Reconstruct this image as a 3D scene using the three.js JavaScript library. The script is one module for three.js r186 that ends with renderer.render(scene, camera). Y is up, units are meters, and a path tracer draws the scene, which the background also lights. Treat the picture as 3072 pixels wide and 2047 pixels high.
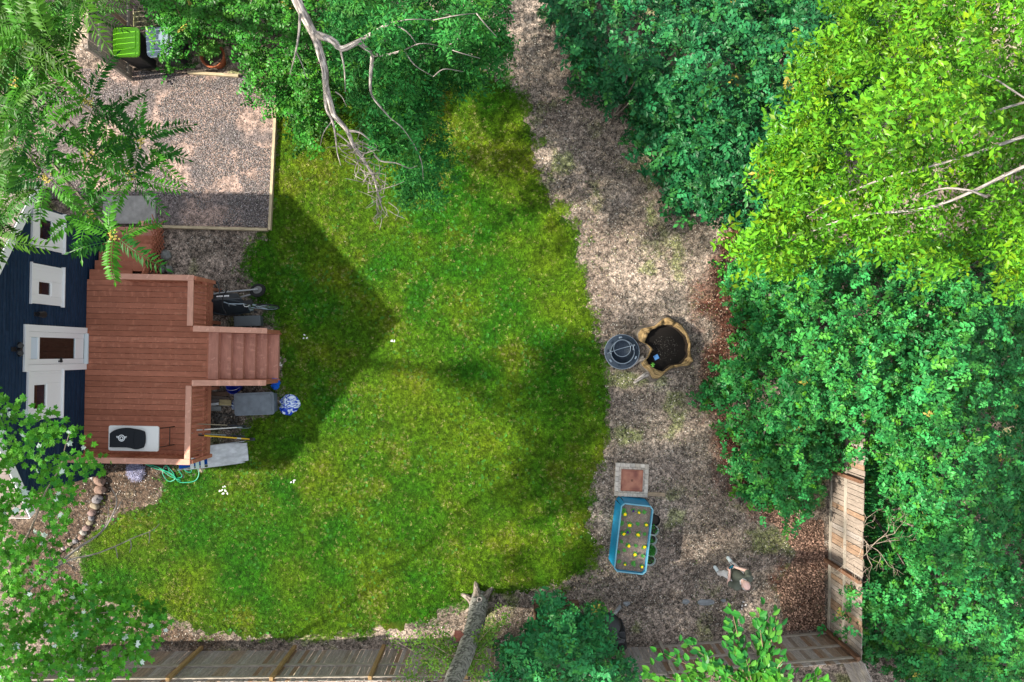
import * as THREE from 'three';
import { RoundedBoxGeometry } from 'three/addons/geometries/RoundedBoxGeometry.js';
import { mergeGeometries } from 'three/addons/utils/BufferGeometryUtils.js';
import { MarchingCubes } from 'three/addons/objects/MarchingCubes.js';

// ---------- camera, sky, sun, exposure ----------
const scene = new THREE.Scene();
const H = 19, F = 2048, NX = 1536, NY = 1060;            // camera height, focal length and plumb point on the 3072 x 2047 photograph
const camera = new THREE.PerspectiveCamera(2 * Math.atan(1023.5 / F) * 180 / Math.PI, 3072 / 2047, 0.1, 2000);
camera.up.set(0, 0, -1);
camera.position.set(0, H, 0);
camera.lookAt(0, 0, 0);
camera.setViewOffset(3072, 2047, 0, -(NY - 1023.5), 3072, 2047);
scene.add(camera);

const sunDir = new THREE.Vector3(-1, 0.72, 0.11).normalize();
{ // hazy summer sky: pale towards the horizon, a broad soft brightening round the sun
  const w = 512, hh = 256, d = new Float32Array(w * hh * 4);
  for (let j = 0; j < hh; j++) for (let i = 0; i < w; i++) {
    const el = ((j + 0.5) / hh - 0.5) * Math.PI, az = ((i + 0.5) / w - 0.5) * 2 * Math.PI, x = Math.cos(el) * Math.cos(az), y = Math.sin(el), z = Math.cos(el) * Math.sin(az);
    const t = Math.pow(1 - Math.max(0, y), 2.2), c = Math.max(0, x * sunDir.x + y * sunDir.y + z * sunDir.z), glow = 0.35 * Math.pow(c, 5) + 0.5 * Math.pow(c, 40), k = (j * w + i) * 4;
    d[k] = 0.35 + 0.19 * t + glow; d[k + 1] = 0.39 + 0.155 * t + 0.92 * glow; d[k + 2] = 0.45 + 0.09 * t + 0.78 * glow; d[k + 3] = 1;
  }
  const t = new THREE.DataTexture(d, w, hh, THREE.RGBAFormat, THREE.FloatType); t.mapping = THREE.EquirectangularReflectionMapping; t.magFilter = t.minFilter = THREE.LinearFilter; t.needsUpdate = true;
  scene.background = t; scene.environment = t;
}
const sun = new THREE.DirectionalLight(new THREE.Color(1.0, 0.93, 0.8), 5.0);
sun.name = 'sun';
sun.position.copy(sunDir).multiplyScalar(60);
sun.castShadow = true;
sun.shadow.radius = 1.9;
sun.shadow.mapSize.set(4096, 4096);
Object.assign(sun.shadow.camera, { left: -30, right: 30, top: 30, bottom: -30, near: 1, far: 140 });
scene.add(sun, sun.target);

const renderer = new THREE.WebGLRenderer({ antialias: true });
renderer.setSize(1024, 682);
renderer.shadowMap.enabled = true;
renderer.toneMapping = THREE.LinearToneMapping;
renderer.toneMappingExposure = 2.55;

// ---------- helpers ----------
let seed = 12345;
const rnd = () => { seed |= 0; seed = (seed + 0x6D2B79F5) | 0; let t = Math.imul(seed ^ (seed >>> 15), 1 | seed); t = (t + Math.imul(t ^ (t >>> 7), 61 | t)) ^ t; return ((t ^ (t >>> 14)) >>> 0) / 4294967296; };
const rr = (a, b) => a + (b - a) * rnd();
const gauss = () => (rnd() + rnd() + rnd() - 1.5) / 0.75;
const V = (x, y, z) => new THREE.Vector3(x, y, z);
const clamp = (x, a = 0, b = 1) => Math.min(b, Math.max(a, x));
const lerp = (a, b, t) => a + (b - a) * t;
const smooth = (a, b, x) => { const t = clamp((x - a) / (b - a)); return t * t * (3 - 2 * t); };
// a surveyed point: where the line of sight of photograph pixel (px, py) meets height h
const W = (px, py, h = 0) => V((px - NX) * (H - h) / F, h, (py - NY) * (H - h) / F);
const G = H / F;                                          // metres per photograph pixel on the ground
const hash = (x, y, s = 0) => { let h = Math.imul(x | 0, 374761393) + Math.imul(y | 0, 668265263) + Math.imul(s | 0, 1274126177); h = Math.imul(h ^ (h >>> 13), 1274126177); return ((h ^ (h >>> 16)) >>> 0) / 4294967296; };
function vn(x, y, s = 0, per = 0) {                        // value noise, tiling when per > 0
  const xi = Math.floor(x), yi = Math.floor(y), fx = x - xi, fy = y - yi;
  const u = fx * fx * (3 - 2 * fx), v = fy * fy * (3 - 2 * fy);
  let x0 = xi, x1 = xi + 1, y0 = yi, y1 = yi + 1; if (per) { x0 = ((x0 % per) + per) % per; x1 = ((x1 % per) + per) % per; y0 = ((y0 % per) + per) % per; y1 = ((y1 % per) + per) % per; }
  const a = hash(x0, y0, s), b = hash(x1, y0, s), c = hash(x0, y1, s), d = hash(x1, y1, s);
  return a + (b - a) * u + (c - a) * v + (a - b - c + d) * u * v;
}
function fbm(x, y, o = 4, s = 0, per = 0) { let t = 0, a = 0.5, n = 0; for (let i = 0; i < o; i++) { t += a * vn(x, y, s + i * 17, per); n += a; a *= 0.5; x *= 2; y *= 2; per *= 2; } return t / n; }
const taken = new Map();
function numbered(n) { const k = taken.get(n) ?? 0; taken.set(n, k + 1); return k ? n + '_' + String(k).padStart(3, '0') : n; }
function tag(o, label, category, group, kind) { if (label) o.userData.label = label; if (category) o.userData.category = category; if (group) o.userData.group = group; if (kind) o.userData.kind = kind; return o; }
function shade(o) { o.castShadow = true; o.receiveShadow = true; return o; }
function thing(name, label, category, group, pos = [0, 0, 0], turn = 0) {
  const o = new THREE.Group(); o.name = numbered(name); o.position.set(...(pos.isVector3 ? pos.toArray() : pos)); o.rotation.y = turn; scene.add(o);
  return tag(o, label, category, group);
}
function part(name, geo, mat, parent, label) { const m = shade(new THREE.Mesh(geo, mat)); m.name = name; parent.add(m); if (label) m.userData.label = label; return m; }
function single(name, geo, mat, label, category, group, pos) { const m = shade(new THREE.Mesh(geo, mat)); m.name = numbered(name); if (pos) m.position.set(...(pos.isVector3 ? pos.toArray() : pos)); scene.add(m); return tag(m, label, category, group); }
function setting(name, geo, mat) { const m = shade(new THREE.Mesh(geo, mat)); m.name = numbered(name); m.userData.kind = 'structure'; scene.add(m); return m; }
// texture coordinates in metres: u along the longest side
function metric(g) {
  g.computeBoundingBox(); const s = g.boundingBox.getSize(V(0, 0, 0)).toArray(), L = s.indexOf(Math.max(...s)), p = g.attributes.position, uv = new Float32Array(p.count * 2);
  const o = rnd() * 7, o2 = rnd() * 7;
  for (let i = 0; i < p.count; i++) { const c = [p.getX(i), p.getY(i), p.getZ(i)]; uv[2 * i] = c[L] + o; uv[2 * i + 1] = c[(L + 1) % 3] + c[(L + 2) % 3] + o2; }
  g.setAttribute('uv', new THREE.BufferAttribute(uv, 2)); return g;
}
function box(w, h, d, x = 0, y = 0, z = 0, ry = 0, rx = 0, rz = 0) { const g = metric(new THREE.BoxGeometry(w, h, d)); if (rx || ry || rz) g.applyMatrix4(new THREE.Matrix4().makeRotationFromEuler(new THREE.Euler(rx, ry, rz))); return g.translate(x, y, z); }
function rbox(w, h, d, r, x = 0, y = 0, z = 0, ry = 0, seg = 1) { const g = metric(new RoundedBoxGeometry(w, h, d, seg, Math.min(r, w / 2.02, h / 2.02, d / 2.02))); if (ry) g.rotateY(ry); return g.translate(x, y, z); }
function beam(a, b, w, h) { // squared bar between two points
  const d = b.clone().sub(a), L = d.length(), g = metric(new THREE.BoxGeometry(L, h, w)); const q = new THREE.Quaternion().setFromUnitVectors(V(1, 0, 0), d.normalize()); return g.applyQuaternion(q).translate((a.x + b.x) / 2, (a.y + b.y) / 2, (a.z + b.z) / 2);
}
function tube(pts, r0, r1 = r0, radial = 7, seg = 0, wob = 0) { // tapered limb through points
  const c = new THREE.CatmullRomCurve3(pts), n = seg || Math.max(4, pts.length * 3), P = [], N = [], U = [], I = [], fr = c.computeFrenetFrames(n, false), L = c.getLength();
  for (let i = 0; i <= n; i++) {
    const t = i / n, p = c.getPointAt(t);
    for (let j = 0; j <= radial; j++) {
      const a = j / radial * Math.PI * 2, r = lerp(r0, r1, t) * (1 + wob * (hash(i, j % radial, 5) - 0.5)), d = fr.normals[i].clone().multiplyScalar(Math.cos(a)).addScaledVector(fr.binormals[i], Math.sin(a));
      P.push(p.x + d.x * r, p.y + d.y * r, p.z + d.z * r); N.push(d.x, d.y, d.z); U.push(t * L, j / radial * 0.6);
    }
  }
  for (let i = 0; i < n; i++) for (let j = 0; j < radial; j++) { const a = i * (radial + 1) + j, b = a + radial + 1; I.push(a, a + 1, b, b, a + 1, b + 1); }
  const e = P.length / 3; const p0 = pts[0], p1 = pts[pts.length - 1]; P.push(p0.x, p0.y, p0.z, p1.x, p1.y, p1.z); N.push(0, -1, 0, 0, 1, 0); U.push(0, 0, 0, 0);
  for (let j = 0; j < radial; j++) { I.push(e, j + 1, j); const k = n * (radial + 1) + j; I.push(e + 1, k, k + 1); }
  const g = new THREE.BufferGeometry(); g.setAttribute('position', new THREE.Float32BufferAttribute(P, 3)); g.setAttribute('normal', new THREE.Float32BufferAttribute(N, 3)); g.setAttribute('uv', new THREE.Float32BufferAttribute(U, 2)); g.setIndex(I); return g;
}
const merge = (list) => mergeGeometries(list.map((g) => { const q = g.index ? g.toNonIndexed() : g; for (const k of Object.keys(q.attributes)) if (!['position', 'normal', 'uv'].includes(k)) q.deleteAttribute(k); if (!q.attributes.uv) q.setAttribute('uv', new THREE.BufferAttribute(new Float32Array(q.attributes.position.count * 2), 2)); return q; }));
function tex(w, h, fn, srgb = true) { // fn(u, v) -> [r, g, b], sRGB 0..1 or data
  const d = new Uint8Array(w * h * 4);
  for (let j = 0; j < h; j++) for (let i = 0; i < w; i++) { const c = fn((i + 0.5) / w, (j + 0.5) / h), k = (j * w + i) * 4; d[k] = clamp(c[0]) * 255; d[k + 1] = clamp(c[1]) * 255; d[k + 2] = clamp(c[2]) * 255; d[k + 3] = 255; }
  const t = new THREE.DataTexture(d, w, h); t.magFilter = THREE.LinearFilter; t.minFilter = THREE.LinearFilter; t.wrapS = t.wrapT = THREE.RepeatWrapping; if (srgb) t.colorSpace = THREE.SRGBColorSpace; t.needsUpdate = true; return t;
}
const C = (r, g, b) => new THREE.Color().setRGB(r, g, b);
const mat = (color, roughness = 0.8, more = {}) => new THREE.MeshPhysicalMaterial({ color: Array.isArray(color) ? C(...color) : color, roughness, specularIntensity: roughness >= 0.6 ? 0.25 : 1, ...more });
const inPoly = (p, x, y) => { let c = false; for (let i = 0, j = p.length - 1; i < p.length; j = i++) { const [xi, yi] = p[i], [xj, yj] = p[j]; if ((yi > y) !== (yj > y) && x < (xj - xi) * (y - yi) / (yj - yi) + xi) c = !c; } return c; };
const edgeDist = (p, x, y) => { let m = 1e9; for (let i = 0, j = p.length - 1; i < p.length; j = i++) { const [ax, ay] = p[j], [bx, by] = p[i], dx = bx - ax, dy = by - ay, t = clamp(((x - ax) * dx + (y - ay) * dy) / (dx * dx + dy * dy || 1)); m = Math.min(m, Math.hypot(x - ax - dx * t, y - ay - dy * t)); } return m; };

// grain of wood, light: multiplies a base colour; u runs along the grain
const grain = (lo, hi, s) => tex(512, 256, (u, v) => { const g = 0.55 * fbm(u * 6, v * 64, 3, s, 0) + 0.3 * vn(u * 24, v * 128, s + 5) + 0.3 * fbm(u * 4, v * 5, 3, s + 9); const k = lerp(lo, hi, clamp(g * 1.1 - 0.1)); return [k, k, k]; });
const grainS = tex(1024, 256, (u, v) => { const g = 0.5 * fbm(u * 6, v * 70, 3, 23) + 0.5 * fbm(u * 5, v * 6, 4, 29), s = smooth(0.62, 0.78, fbm(u * 14, v * 9, 4, 37)); const k = 0.78 + 0.24 * g; return [k + 0.1 * s, k + 0.14 * s, k + 0.16 * s]; }), grainA = grain(0.62, 1.0, 3), grainB = grain(0.45, 1.0, 41);
const speckle = tex(512, 512, (u, v) => { const k = 0.72 + 0.28 * fbm(u * 8, v * 8, 5, 7, 8) - 0.12 * (hash(u * 512, v * 512, 2) > 0.9 ? 1 : 0); return [k, k, k]; });
const rough = tex(256, 256, (u, v) => { const k = fbm(u * 16, v * 16, 4, 21, 16); return [k, k, k]; }, false);
// ---------- ground ----------
const lawnPoly = [[842, 330], [900, 250], [1060, 200], [1250, 190], [1420, 215], [1530, 270], [1575, 350], [1600, 450], [1615, 540], [1650, 620], [1700, 665], [1730, 700], [1722, 800], [1755, 880], [1775, 980], [1795, 1060], [1812, 1150], [1815, 1300], [1800, 1400], [1765, 1470], [1758, 1560], [1775, 1660], [1740, 1715], [1640, 1755], [1520, 1775], [1450, 1790], [1380, 1800], [1300, 1850], [1180, 1890], [1000, 1898], [850, 1915], [720, 1900], [600, 1895], [500, 1850], [380, 1820], [290, 1790], [255, 1700], [285, 1600], [330, 1560], [400, 1545], [480, 1505], [500, 1440], [570, 1420], [690, 1400], [735, 1340], [760, 1260], [850, 1240], [850, 1170], [842, 1000], [855, 960], [800, 930], [765, 880], [745, 800], [770, 740], [818, 690]];
const gravelPoly = [[60, 235], [250, 205], [420, 215], [560, 226], [720, 226], [829, 236], [827, 330], [811, 685], [474, 677], [474, 594], [120, 600], [60, 560]];
const mulchPoly = [[2190, 640], [2270, 660], [2280, 860], [2250, 1000], [2160, 1160], [2240, 1300], [2280, 1420], [2330, 1520], [2420, 1560], [2470, 1560], [2474, 1890], [2360, 1890], [2330, 1760], [2390, 1660], [2330, 1580], [2230, 1480], [2170, 1380], [2130, 1260], [2090, 1130], [2140, 1010], [2110, 880]];
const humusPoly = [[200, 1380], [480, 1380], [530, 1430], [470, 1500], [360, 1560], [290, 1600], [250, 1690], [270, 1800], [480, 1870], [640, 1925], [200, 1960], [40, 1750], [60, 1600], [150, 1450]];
const YW = 34, YD = 24, YX = -17, YZ = -12.5;             // the yard's sheet in metres
const yardTex = tex(1500, 1059, (u, v) => {
  const x = YX + u * YW, z = YZ + v * YD, px = x / G + NX, py = z / G + NY;
  const n1 = fbm(x * 0.5 + 9, z * 0.5, 4, 1), n2 = fbm(x * 1.6, z * 1.6 + 5, 4, 31), n3 = fbm(x * 14, z * 14, 2, 61), n4 = hash(u * 1500, v * 1059, 3);
  let r = 0.53, g = 0.475, b = 0.43;                        // dry grey-brown soil
  const pale = smooth(0.5, 0.68, n1 * 0.6 + n2 * 0.45); r += 0.11 * pale; g += 0.1 * pale; b += 0.095 * pale;
  const dark = smooth(0.52, 0.7, fbm(x * 0.9 + 40, z * 0.9, 4, 77)); r -= 0.05 * dark; g -= 0.05 * dark; b -= 0.045 * dark;
  const mossy = smooth(0.6, 0.75, fbm(x * 1.3 - 20, z * 1.3, 4, 99)); r -= 0.05 * mossy; g += 0.01 * mossy; b -= 0.09 * mossy;
  const e = px < 1950 ? -200 : edgeDist(mulchPoly, px, py) * (inPoly(mulchPoly, px, py) ? 1 : -1) + (n2 - 0.5) * 160;
  const mu = smooth(-35, 45, e); r = lerp(r, 0.37, mu); g = lerp(g, 0.235, mu); b = lerp(b, 0.19, mu);
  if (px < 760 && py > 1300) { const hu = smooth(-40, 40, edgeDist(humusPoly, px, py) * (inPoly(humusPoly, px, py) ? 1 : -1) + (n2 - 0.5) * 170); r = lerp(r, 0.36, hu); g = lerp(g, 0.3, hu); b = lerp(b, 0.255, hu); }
  const k = 0.45 + 0.75 * n3 + 0.75 * (n4 - 0.5) + 0.14 * (n2 - 0.5);
  return [r * k, g * k, b * k];
});
yardTex.wrapS = yardTex.wrapT = THREE.ClampToEdgeWrapping;
const soilBump = tex(512, 512, (u, v) => { const k = 0.6 * fbm(u * 40, v * 40, 2, 5, 40) + 0.4 * hash(u * 512, v * 512, 8); return [k, k, k]; }, false);
{ const far = tex(512, 512, (u, v) => { const k = 0.55 + 0.5 * fbm(u * 8, v * 8, 5, 3, 8); return [0.3 * k, 0.33 * k, 0.2 * k]; }); far.repeat.set(60, 60);
  const g = new THREE.PlaneGeometry(900, 900).rotateX(-Math.PI / 2).translate(0, -0.012, 0); setting('ground', g, mat([1, 1, 1], 0.95, { map: far })); }
{ const sb = soilBump.clone(); sb.repeat.set(YW / 4, YD / 4); sb.needsUpdate = true;
  const g = new THREE.PlaneGeometry(YW, YD).rotateX(-Math.PI / 2).translate(YX + YW / 2, 0, YZ + YD / 2);
  const uv = g.attributes.uv; for (let i = 0; i < uv.count; i++) uv.setY(i, 1 - uv.getY(i));
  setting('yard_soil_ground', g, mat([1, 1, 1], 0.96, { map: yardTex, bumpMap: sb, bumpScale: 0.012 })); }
function sheet(poly, y, jit, step = 8) { // ground sheet with an uneven edge
  const pts = []; for (let i = 0; i < poly.length; i++) { const [ax, ay] = poly[i], [bx, by] = poly[(i + 1) % poly.length], L = Math.hypot(bx - ax, by - ay), n = Math.max(1, Math.round(L / step)); for (let k = 0; k < n; k++) { const t = k / n, nx = -(by - ay) / L, ny = (bx - ax) / L, o = jit * (fbm((ax + (bx - ax) * t) * 0.05, (ay + (by - ay) * t) * 0.05, 3, 9) - 0.5) * 2; pts.push(new THREE.Vector2((ax + (bx - ax) * t + nx * o - NX) * G, (ay + (by - ay) * t + ny * o - NY) * G)); } }
  const s = new THREE.ShapeGeometry(new THREE.Shape(pts)), p = s.attributes.position, uv = s.attributes.uv;
  for (let i = 0; i < p.count; i++) { const x = p.getX(i), z = p.getY(i); p.setXYZ(i, x, y, z); uv.setXY(i, x / 16, z / 16); }
  const idx = s.index.array; for (let i = 0; i < idx.length; i += 3) { const t = idx[i]; idx[i] = idx[i + 1]; idx[i + 1] = t; }
  s.computeVertexNormals(); return s;
}
// how dry the turf is at a place: 0 lush, 1 straw
const dryAt = (x, z) => smooth(0.5, 0.72, 0.55 * fbm(x * 0.55 + 3, z * 0.55 + 8, 4, 201) + 0.45 * fbm(x * 1.9, z * 1.9, 3, 207));
const lawnTex = tex(900, 900, (u, v) => { const x = u * 16, z = v * 16, xx = x > 8 ? x - 16 : x, zz = z > 8 ? z - 16 : z; const d = dryAt(xx, zz), k = 0.6 + 0.55 * fbm(x * 10, z * 10, 3, 5) + 0.25 * (hash(u * 900, v * 900, 1) - 0.5); return [lerp(0.19, 0.35, d) * k, lerp(0.3, 0.38, d) * k, lerp(0.05, 0.11, d) * k]; });
setting('lawn', sheet(lawnPoly, 0.006, 26, 5), mat([1, 1, 1], 0.95, { map: lawnTex }));
function scatter(name, geo, m, list, label, category, parent = scene) { // list of [x, y, z, turn, scale, color, tilt]
  const im = new THREE.InstancedMesh(geo, m, list.length); im.name = parent === scene ? numbered(name) : name; const M = new THREE.Matrix4(), q = new THREE.Quaternion(), e = new THREE.Euler(), p = V(0, 0, 0), s = V(1, 1, 1);
  list.forEach(([x, y, z, t, k, c, tilt = 0, tilt2 = 0], i) => { q.setFromEuler(e.set(tilt, t, tilt2, 'YXZ')); M.compose(p.set(x, y, z), q, Array.isArray(k) ? s.set(...k) : s.set(k, k, k)); im.setMatrixAt(i, M); if (c) im.setColorAt(i, c); });
  shade(im); im.userData.kind = 'stuff'; parent.add(im); if (label) tag(im, label, category); return im;
}
// wind every triangle so that its face looks up
function upward(P) { for (let i = 0; i < P.length; i += 9) { const ax = P[i + 3] - P[i], az = P[i + 5] - P[i + 2], bx = P[i + 6] - P[i], bz = P[i + 8] - P[i + 2]; if (az * bx - ax * bz < 0) for (let k = 0; k < 3; k++) { const t = P[i + 3 + k]; P[i + 3 + k] = P[i + 6 + k]; P[i + 6 + k] = t; } } return P; }
function bladesGeo(n, len, wid, lean) { const P = [], N = []; for (let i = 0; i < n; i++) { const a = rr(0, 6.28), l = len * rr(0.6, 1.15), o = rr(0, 0.012), k = lean * rr(0.4, 1.2), cx = Math.cos(a), sz = Math.sin(a), w = wid * rr(0.7, 1.2); const tx = cx * (o + l * Math.sin(k)), tz = sz * (o + l * Math.sin(k)), ty = l * Math.cos(k), mx = cx * (o + l * 0.45 * Math.sin(k * 0.6)), mz = sz * (o + l * 0.45 * Math.sin(k * 0.6)), my = l * 0.5; P.push(cx * o - sz * w, 0, sz * o + cx * w, cx * o + sz * w, 0, sz * o - cx * w, mx, my, mz, mx - sz * w, my, mz + cx * w, mx + sz * w, my, mz - cx * w, tx, ty, tz); for (let j = 0; j < 6; j++) N.push(cx * 0.3, 1, sz * 0.3); } const g = new THREE.BufferGeometry(); g.setAttribute('position', new THREE.Float32BufferAttribute(upward(P), 3)); g.computeVertexNormals(); g.setAttribute('uv', new THREE.BufferAttribute(new Float32Array(P.length / 3 * 2), 2)); return g; }
const grassM = mat([1, 1, 1], 0.75, { side: THREE.DoubleSide });
{ const list = [], col = C(0, 0, 0);
  const want = 230000; let guard = 0;
  while (list.length < want && guard++ < 900000) {
    const px = rr(240, 1830), py = rr(180, 1925), e = edgeDist(lawnPoly, px, py) * (inPoly(lawnPoly, px, py) ? 1 : -1), x = (px - NX) * G, z = (py - NY) * G;
    const thin = fbm(x * 2.2, z * 2.2, 3, 301); if (e + (thin - 0.5) * 130 + gauss() * 26 < 0) continue;
    const d = dryAt(x, z); if (rnd() < d * 0.3) continue;
    const s = rr(0.65, 1.2), t = rnd(), yl = clamp(d * 0.45 + (fbm(x * 0.8 + 30, z * 0.8, 3, 401) - 0.5) * 1.3 + 0.28);
    const br = (0.42 + 1.0 * t * t) * (0.5 + 1.05 * vn(x * 17, z * 17, 5)); let c = C(lerp(0.032, 0.168, yl) * br, lerp(0.158, 0.24, yl) * br, lerp(0.004, 0.008, yl) * br);
    if (t > 0.985 - d * 0.07) c = C(0.24 * br, 0.22 * br, 0.08 * br);
    list.push([x, 0.006, z, rr(0, 6.28), s, c]);
  }
  scatter('lawn_grass', bladesGeo(7, 0.055, 0.0045, 1.35), grassM, list, 'short mown green lawn grass with straw patches', 'grass');
  // clover and broad weeds standing out of the turf
  const wl = []; for (let i = 0; i < 5200; i++) { const px = rr(260, 1800), py = rr(220, 1900), x = (px - NX) * G, z = (py - NY) * G; if (!inPoly(lawnPoly, px, py) || fbm(x * 0.7 - 9, z * 0.7, 4, 501) + (py > 1350 ? 0.05 : 0) < 0.53) continue; const k = rr(0.7, 1.3); wl.push([x, 0.02, z, rr(0, 6.28), rr(0.8, 1.6), C(0.05 * k, 0.2 * k, 0.03 * k), rr(-0.4, 0.4)]); }
  const P = []; for (let i = 0; i < 5; i++) { const a = i * 1.257, c = Math.cos(a), s = Math.sin(a); P.push(0, 0.004, 0, c * 0.02 - s * 0.012, 0.014, s * 0.02 + c * 0.012, c * 0.036, 0.01, s * 0.036, 0, 0.004, 0, c * 0.036, 0.01, s * 0.036, c * 0.02 + s * 0.012, 0.014, s * 0.02 - c * 0.012); }
  const g = new THREE.BufferGeometry(); g.setAttribute('position', new THREE.Float32BufferAttribute(upward(P), 3)); g.computeVertexNormals(); g.setAttribute('uv', new THREE.BufferAttribute(new Float32Array(P.length / 3 * 2), 2));
  scatter('clover_weeds', g, grassM, wl, 'broad bright clover leaves growing through the lawn', 'clover');
}
// ---------- gravel pad ----------
const gravelTex = tex(900, 900, (u, v) => { const x = u * 16, z = v * 16; const n = fbm(x * 1.1 + 4, z * 1.1, 4, 8), f = hash(u * 900, v * 900, 4), m = fbm(x * 14, z * 14, 2, 18), p = smooth(0.42, 0.6, n); const k = 0.5 + 0.42 * m + 0.42 * (f - 0.5); return [lerp(0.57, 0.78, p) * k, lerp(0.52, 0.67, p) * k, lerp(0.51, 0.62, p) * k]; });
setting('gravel_pad_ground', sheet(gravelPoly, 0.05, 3), mat([1, 1, 1], 0.95, { map: gravelTex, bumpMap: soilBump, bumpScale: 0.01 }));
{ const stone = new THREE.IcosahedronGeometry(1, 0); const p = stone.attributes.position; for (let i = 0; i < p.count; i++) { const k = 0.75 + 0.5 * hash(Math.round(p.getX(i) * 9), Math.round(p.getY(i) * 9), Math.round(p.getZ(i) * 9)); p.setXYZ(i, p.getX(i) * k, p.getY(i) * 0.6 * k, p.getZ(i) * k); } stone.computeVertexNormals();
  const list = []; while (list.length < 46000) { const px = rr(60, 830), py = rr(205, 690); if (!inPoly(gravelPoly, px, py) || edgeDist(gravelPoly, px, py) < 2) continue; const x = (px - NX) * G, z = (py - NY) * G, n = fbm(x * 1.1 + 40, z * 1.1, 4, 8); if (rnd() > 0.14 + 1.3 * smooth(0.56, 0.42, n)) continue; const t = rnd(), k = 0.05 + 0.34 * t * t * t; list.push([x, 0.052, z, rr(0, 6.28), rr(0.006, 0.017), C(k * rr(0.95, 1.15), k * 0.93, k * rr(0.82, 1.0)), rr(-0.5, 0.5)]); }
  scatter('gravel_stones', stone, mat([1, 1, 1], 0.85), list, 'loose grey crushed stone spread over the parking pad', 'gravel');
  const chip = []; // pale chips, twigs and bits lying on bare soil
  while (chip.length < 56000) { const px = rr(120, 2500), py = rr(-40, 1960); if (inPoly(gravelPoly, px, py) || (px < 560 && py > 820 && py < 1360) || px < 250 && py > 600 && py < 1500) continue; const inL = inPoly(lawnPoly, px, py); if (inL && rnd() < 0.94) continue; const x = (px - NX) * G, z = (py - NY) * G; if (px < 1500 && !inL && rnd() < 0.3) continue; const t = rnd(); const mu = inPoly(mulchPoly, px, py); const k = t > 0.86 ? rr(0.45, 0.8) : t < 0.22 ? rr(0.04, 0.1) : rr(0.1, 0.34); chip.push([x, 0.008, z, rr(0, 6.28), [rr(0.008, 0.032), 0.005, rr(0.005, 0.014)], mu && t < 0.93 ? C(k * 1.0, k * 0.55, k * 0.4) : C(k, k * 0.9, k * 0.78), rr(-0.3, 0.3)]); }
  scatter('wood_chip_litter', new THREE.OctahedronGeometry(1, 0), mat([1, 1, 1], 0.9), chip, 'pale wood chips and twig bits scattered over bare soil', 'litter');
  const lp = []; for (const [a, b] of [[0, 1], [1, 2]]) lp.push(-0.5, 0, 0, 0, 0.1, 0.28, 0, 0.02, 0, -0.5, 0, 0, 0, 0.02, 0, 0, 0.1, -0.28, 0.5, 0.06, 0, 0, 0.02, 0, 0, 0.1, 0.28, 0.5, 0.06, 0, 0, 0.1, -0.28, 0, 0.02, 0); lp.length = 36;
  const lg = new THREE.BufferGeometry(); lg.setAttribute('position', new THREE.Float32BufferAttribute(upward(lp), 3)); lg.computeVertexNormals(); lg.setAttribute('uv', new THREE.BufferAttribute(new Float32Array(24), 2));
  const leaf = []; while (leaf.length < 7000) { const px = rr(2080, 2478), py = rr(700, 1892); if (!inPoly(mulchPoly, px, py)) continue; const den = py > 1520 ? 1 : 0.12; if (rnd() > den) continue; const k = 0.3 + 1.9 * Math.pow(rnd(), 2.2); leaf.push([(px - NX) * G, 0.012 + rnd() * 0.03, (py - NY) * G, rr(0, 6.28), rr(0.035, 0.085), C(0.25 * k, 0.155 * k, 0.115 * k), rr(-0.6, 0.6), rr(-0.6, 0.6)]); }
  for (let i = 0; i < 3600; i++) { const px = rr(1480, 2400), py = rr(250, 1880); if (inPoly(lawnPoly, px, py)) continue; const k = rr(0.5, 1.4); leaf.push([(px - NX) * G, 0.014, (py - NY) * G, rr(0, 6.28), rr(0.02, 0.05), C(0.4 * k, 0.33 * k, 0.2 * k), rr(-0.5, 0.5), rr(-0.5, 0.5)]); }
  scatter('dead_leaf_litter', lg, mat([1, 1, 1], 0.9, { side: THREE.DoubleSide }), leaf, 'dry brown dead leaves lying thick along the fence', 'leaves');
}
{ // fallen twigs and small weeds on the bare soil
  const tw = []; while (tw.length < 900) { const px = rr(260, 2460), py = rr(0, 1890); if (inPoly(lawnPoly, px, py) || inPoly(gravelPoly, px, py) || (px < 640 && py > 700 && py < 1390)) continue; const k = rr(0.12, 0.5); tw.push([(px - NX) * G, 0.012, (py - NY) * G, rr(0, 6.28), [rr(0.03, 0.13), rr(0.003, 0.005), rr(0.003, 0.005)], C(k, k * 0.85, k * 0.68), 0, rr(-0.08, 0.08)]); }
  scatter('fallen_twigs', new THREE.OctahedronGeometry(1, 0), mat([1, 1, 1], 0.9), tw, 'thin fallen twigs lying about on the bare soil', 'twigs');
  const wd = []; while (wd.length < 2600) { const px = rr(1480, 2440), py = rr(150, 1900), x = (px - NX) * G, z = (py - NY) * G; if (inPoly(lawnPoly, px, py) || fbm(x * 1.3 - 20, z * 1.3, 4, 99) < 0.53) continue; const k = rr(0.6, 1.3); wd.push([x, 0.005, z, rr(0, 6.28), rr(0.35, 0.8), C(0.09 * k, 0.16 * k, 0.03 * k)]); }
  scatter('sparse_soil_weeds', bladesGeo(6, 0.055, 0.005, 1.35), grassM, wd, 'sparse weedy grass tufts growing on the bare soil', 'weeds');
}
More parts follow.
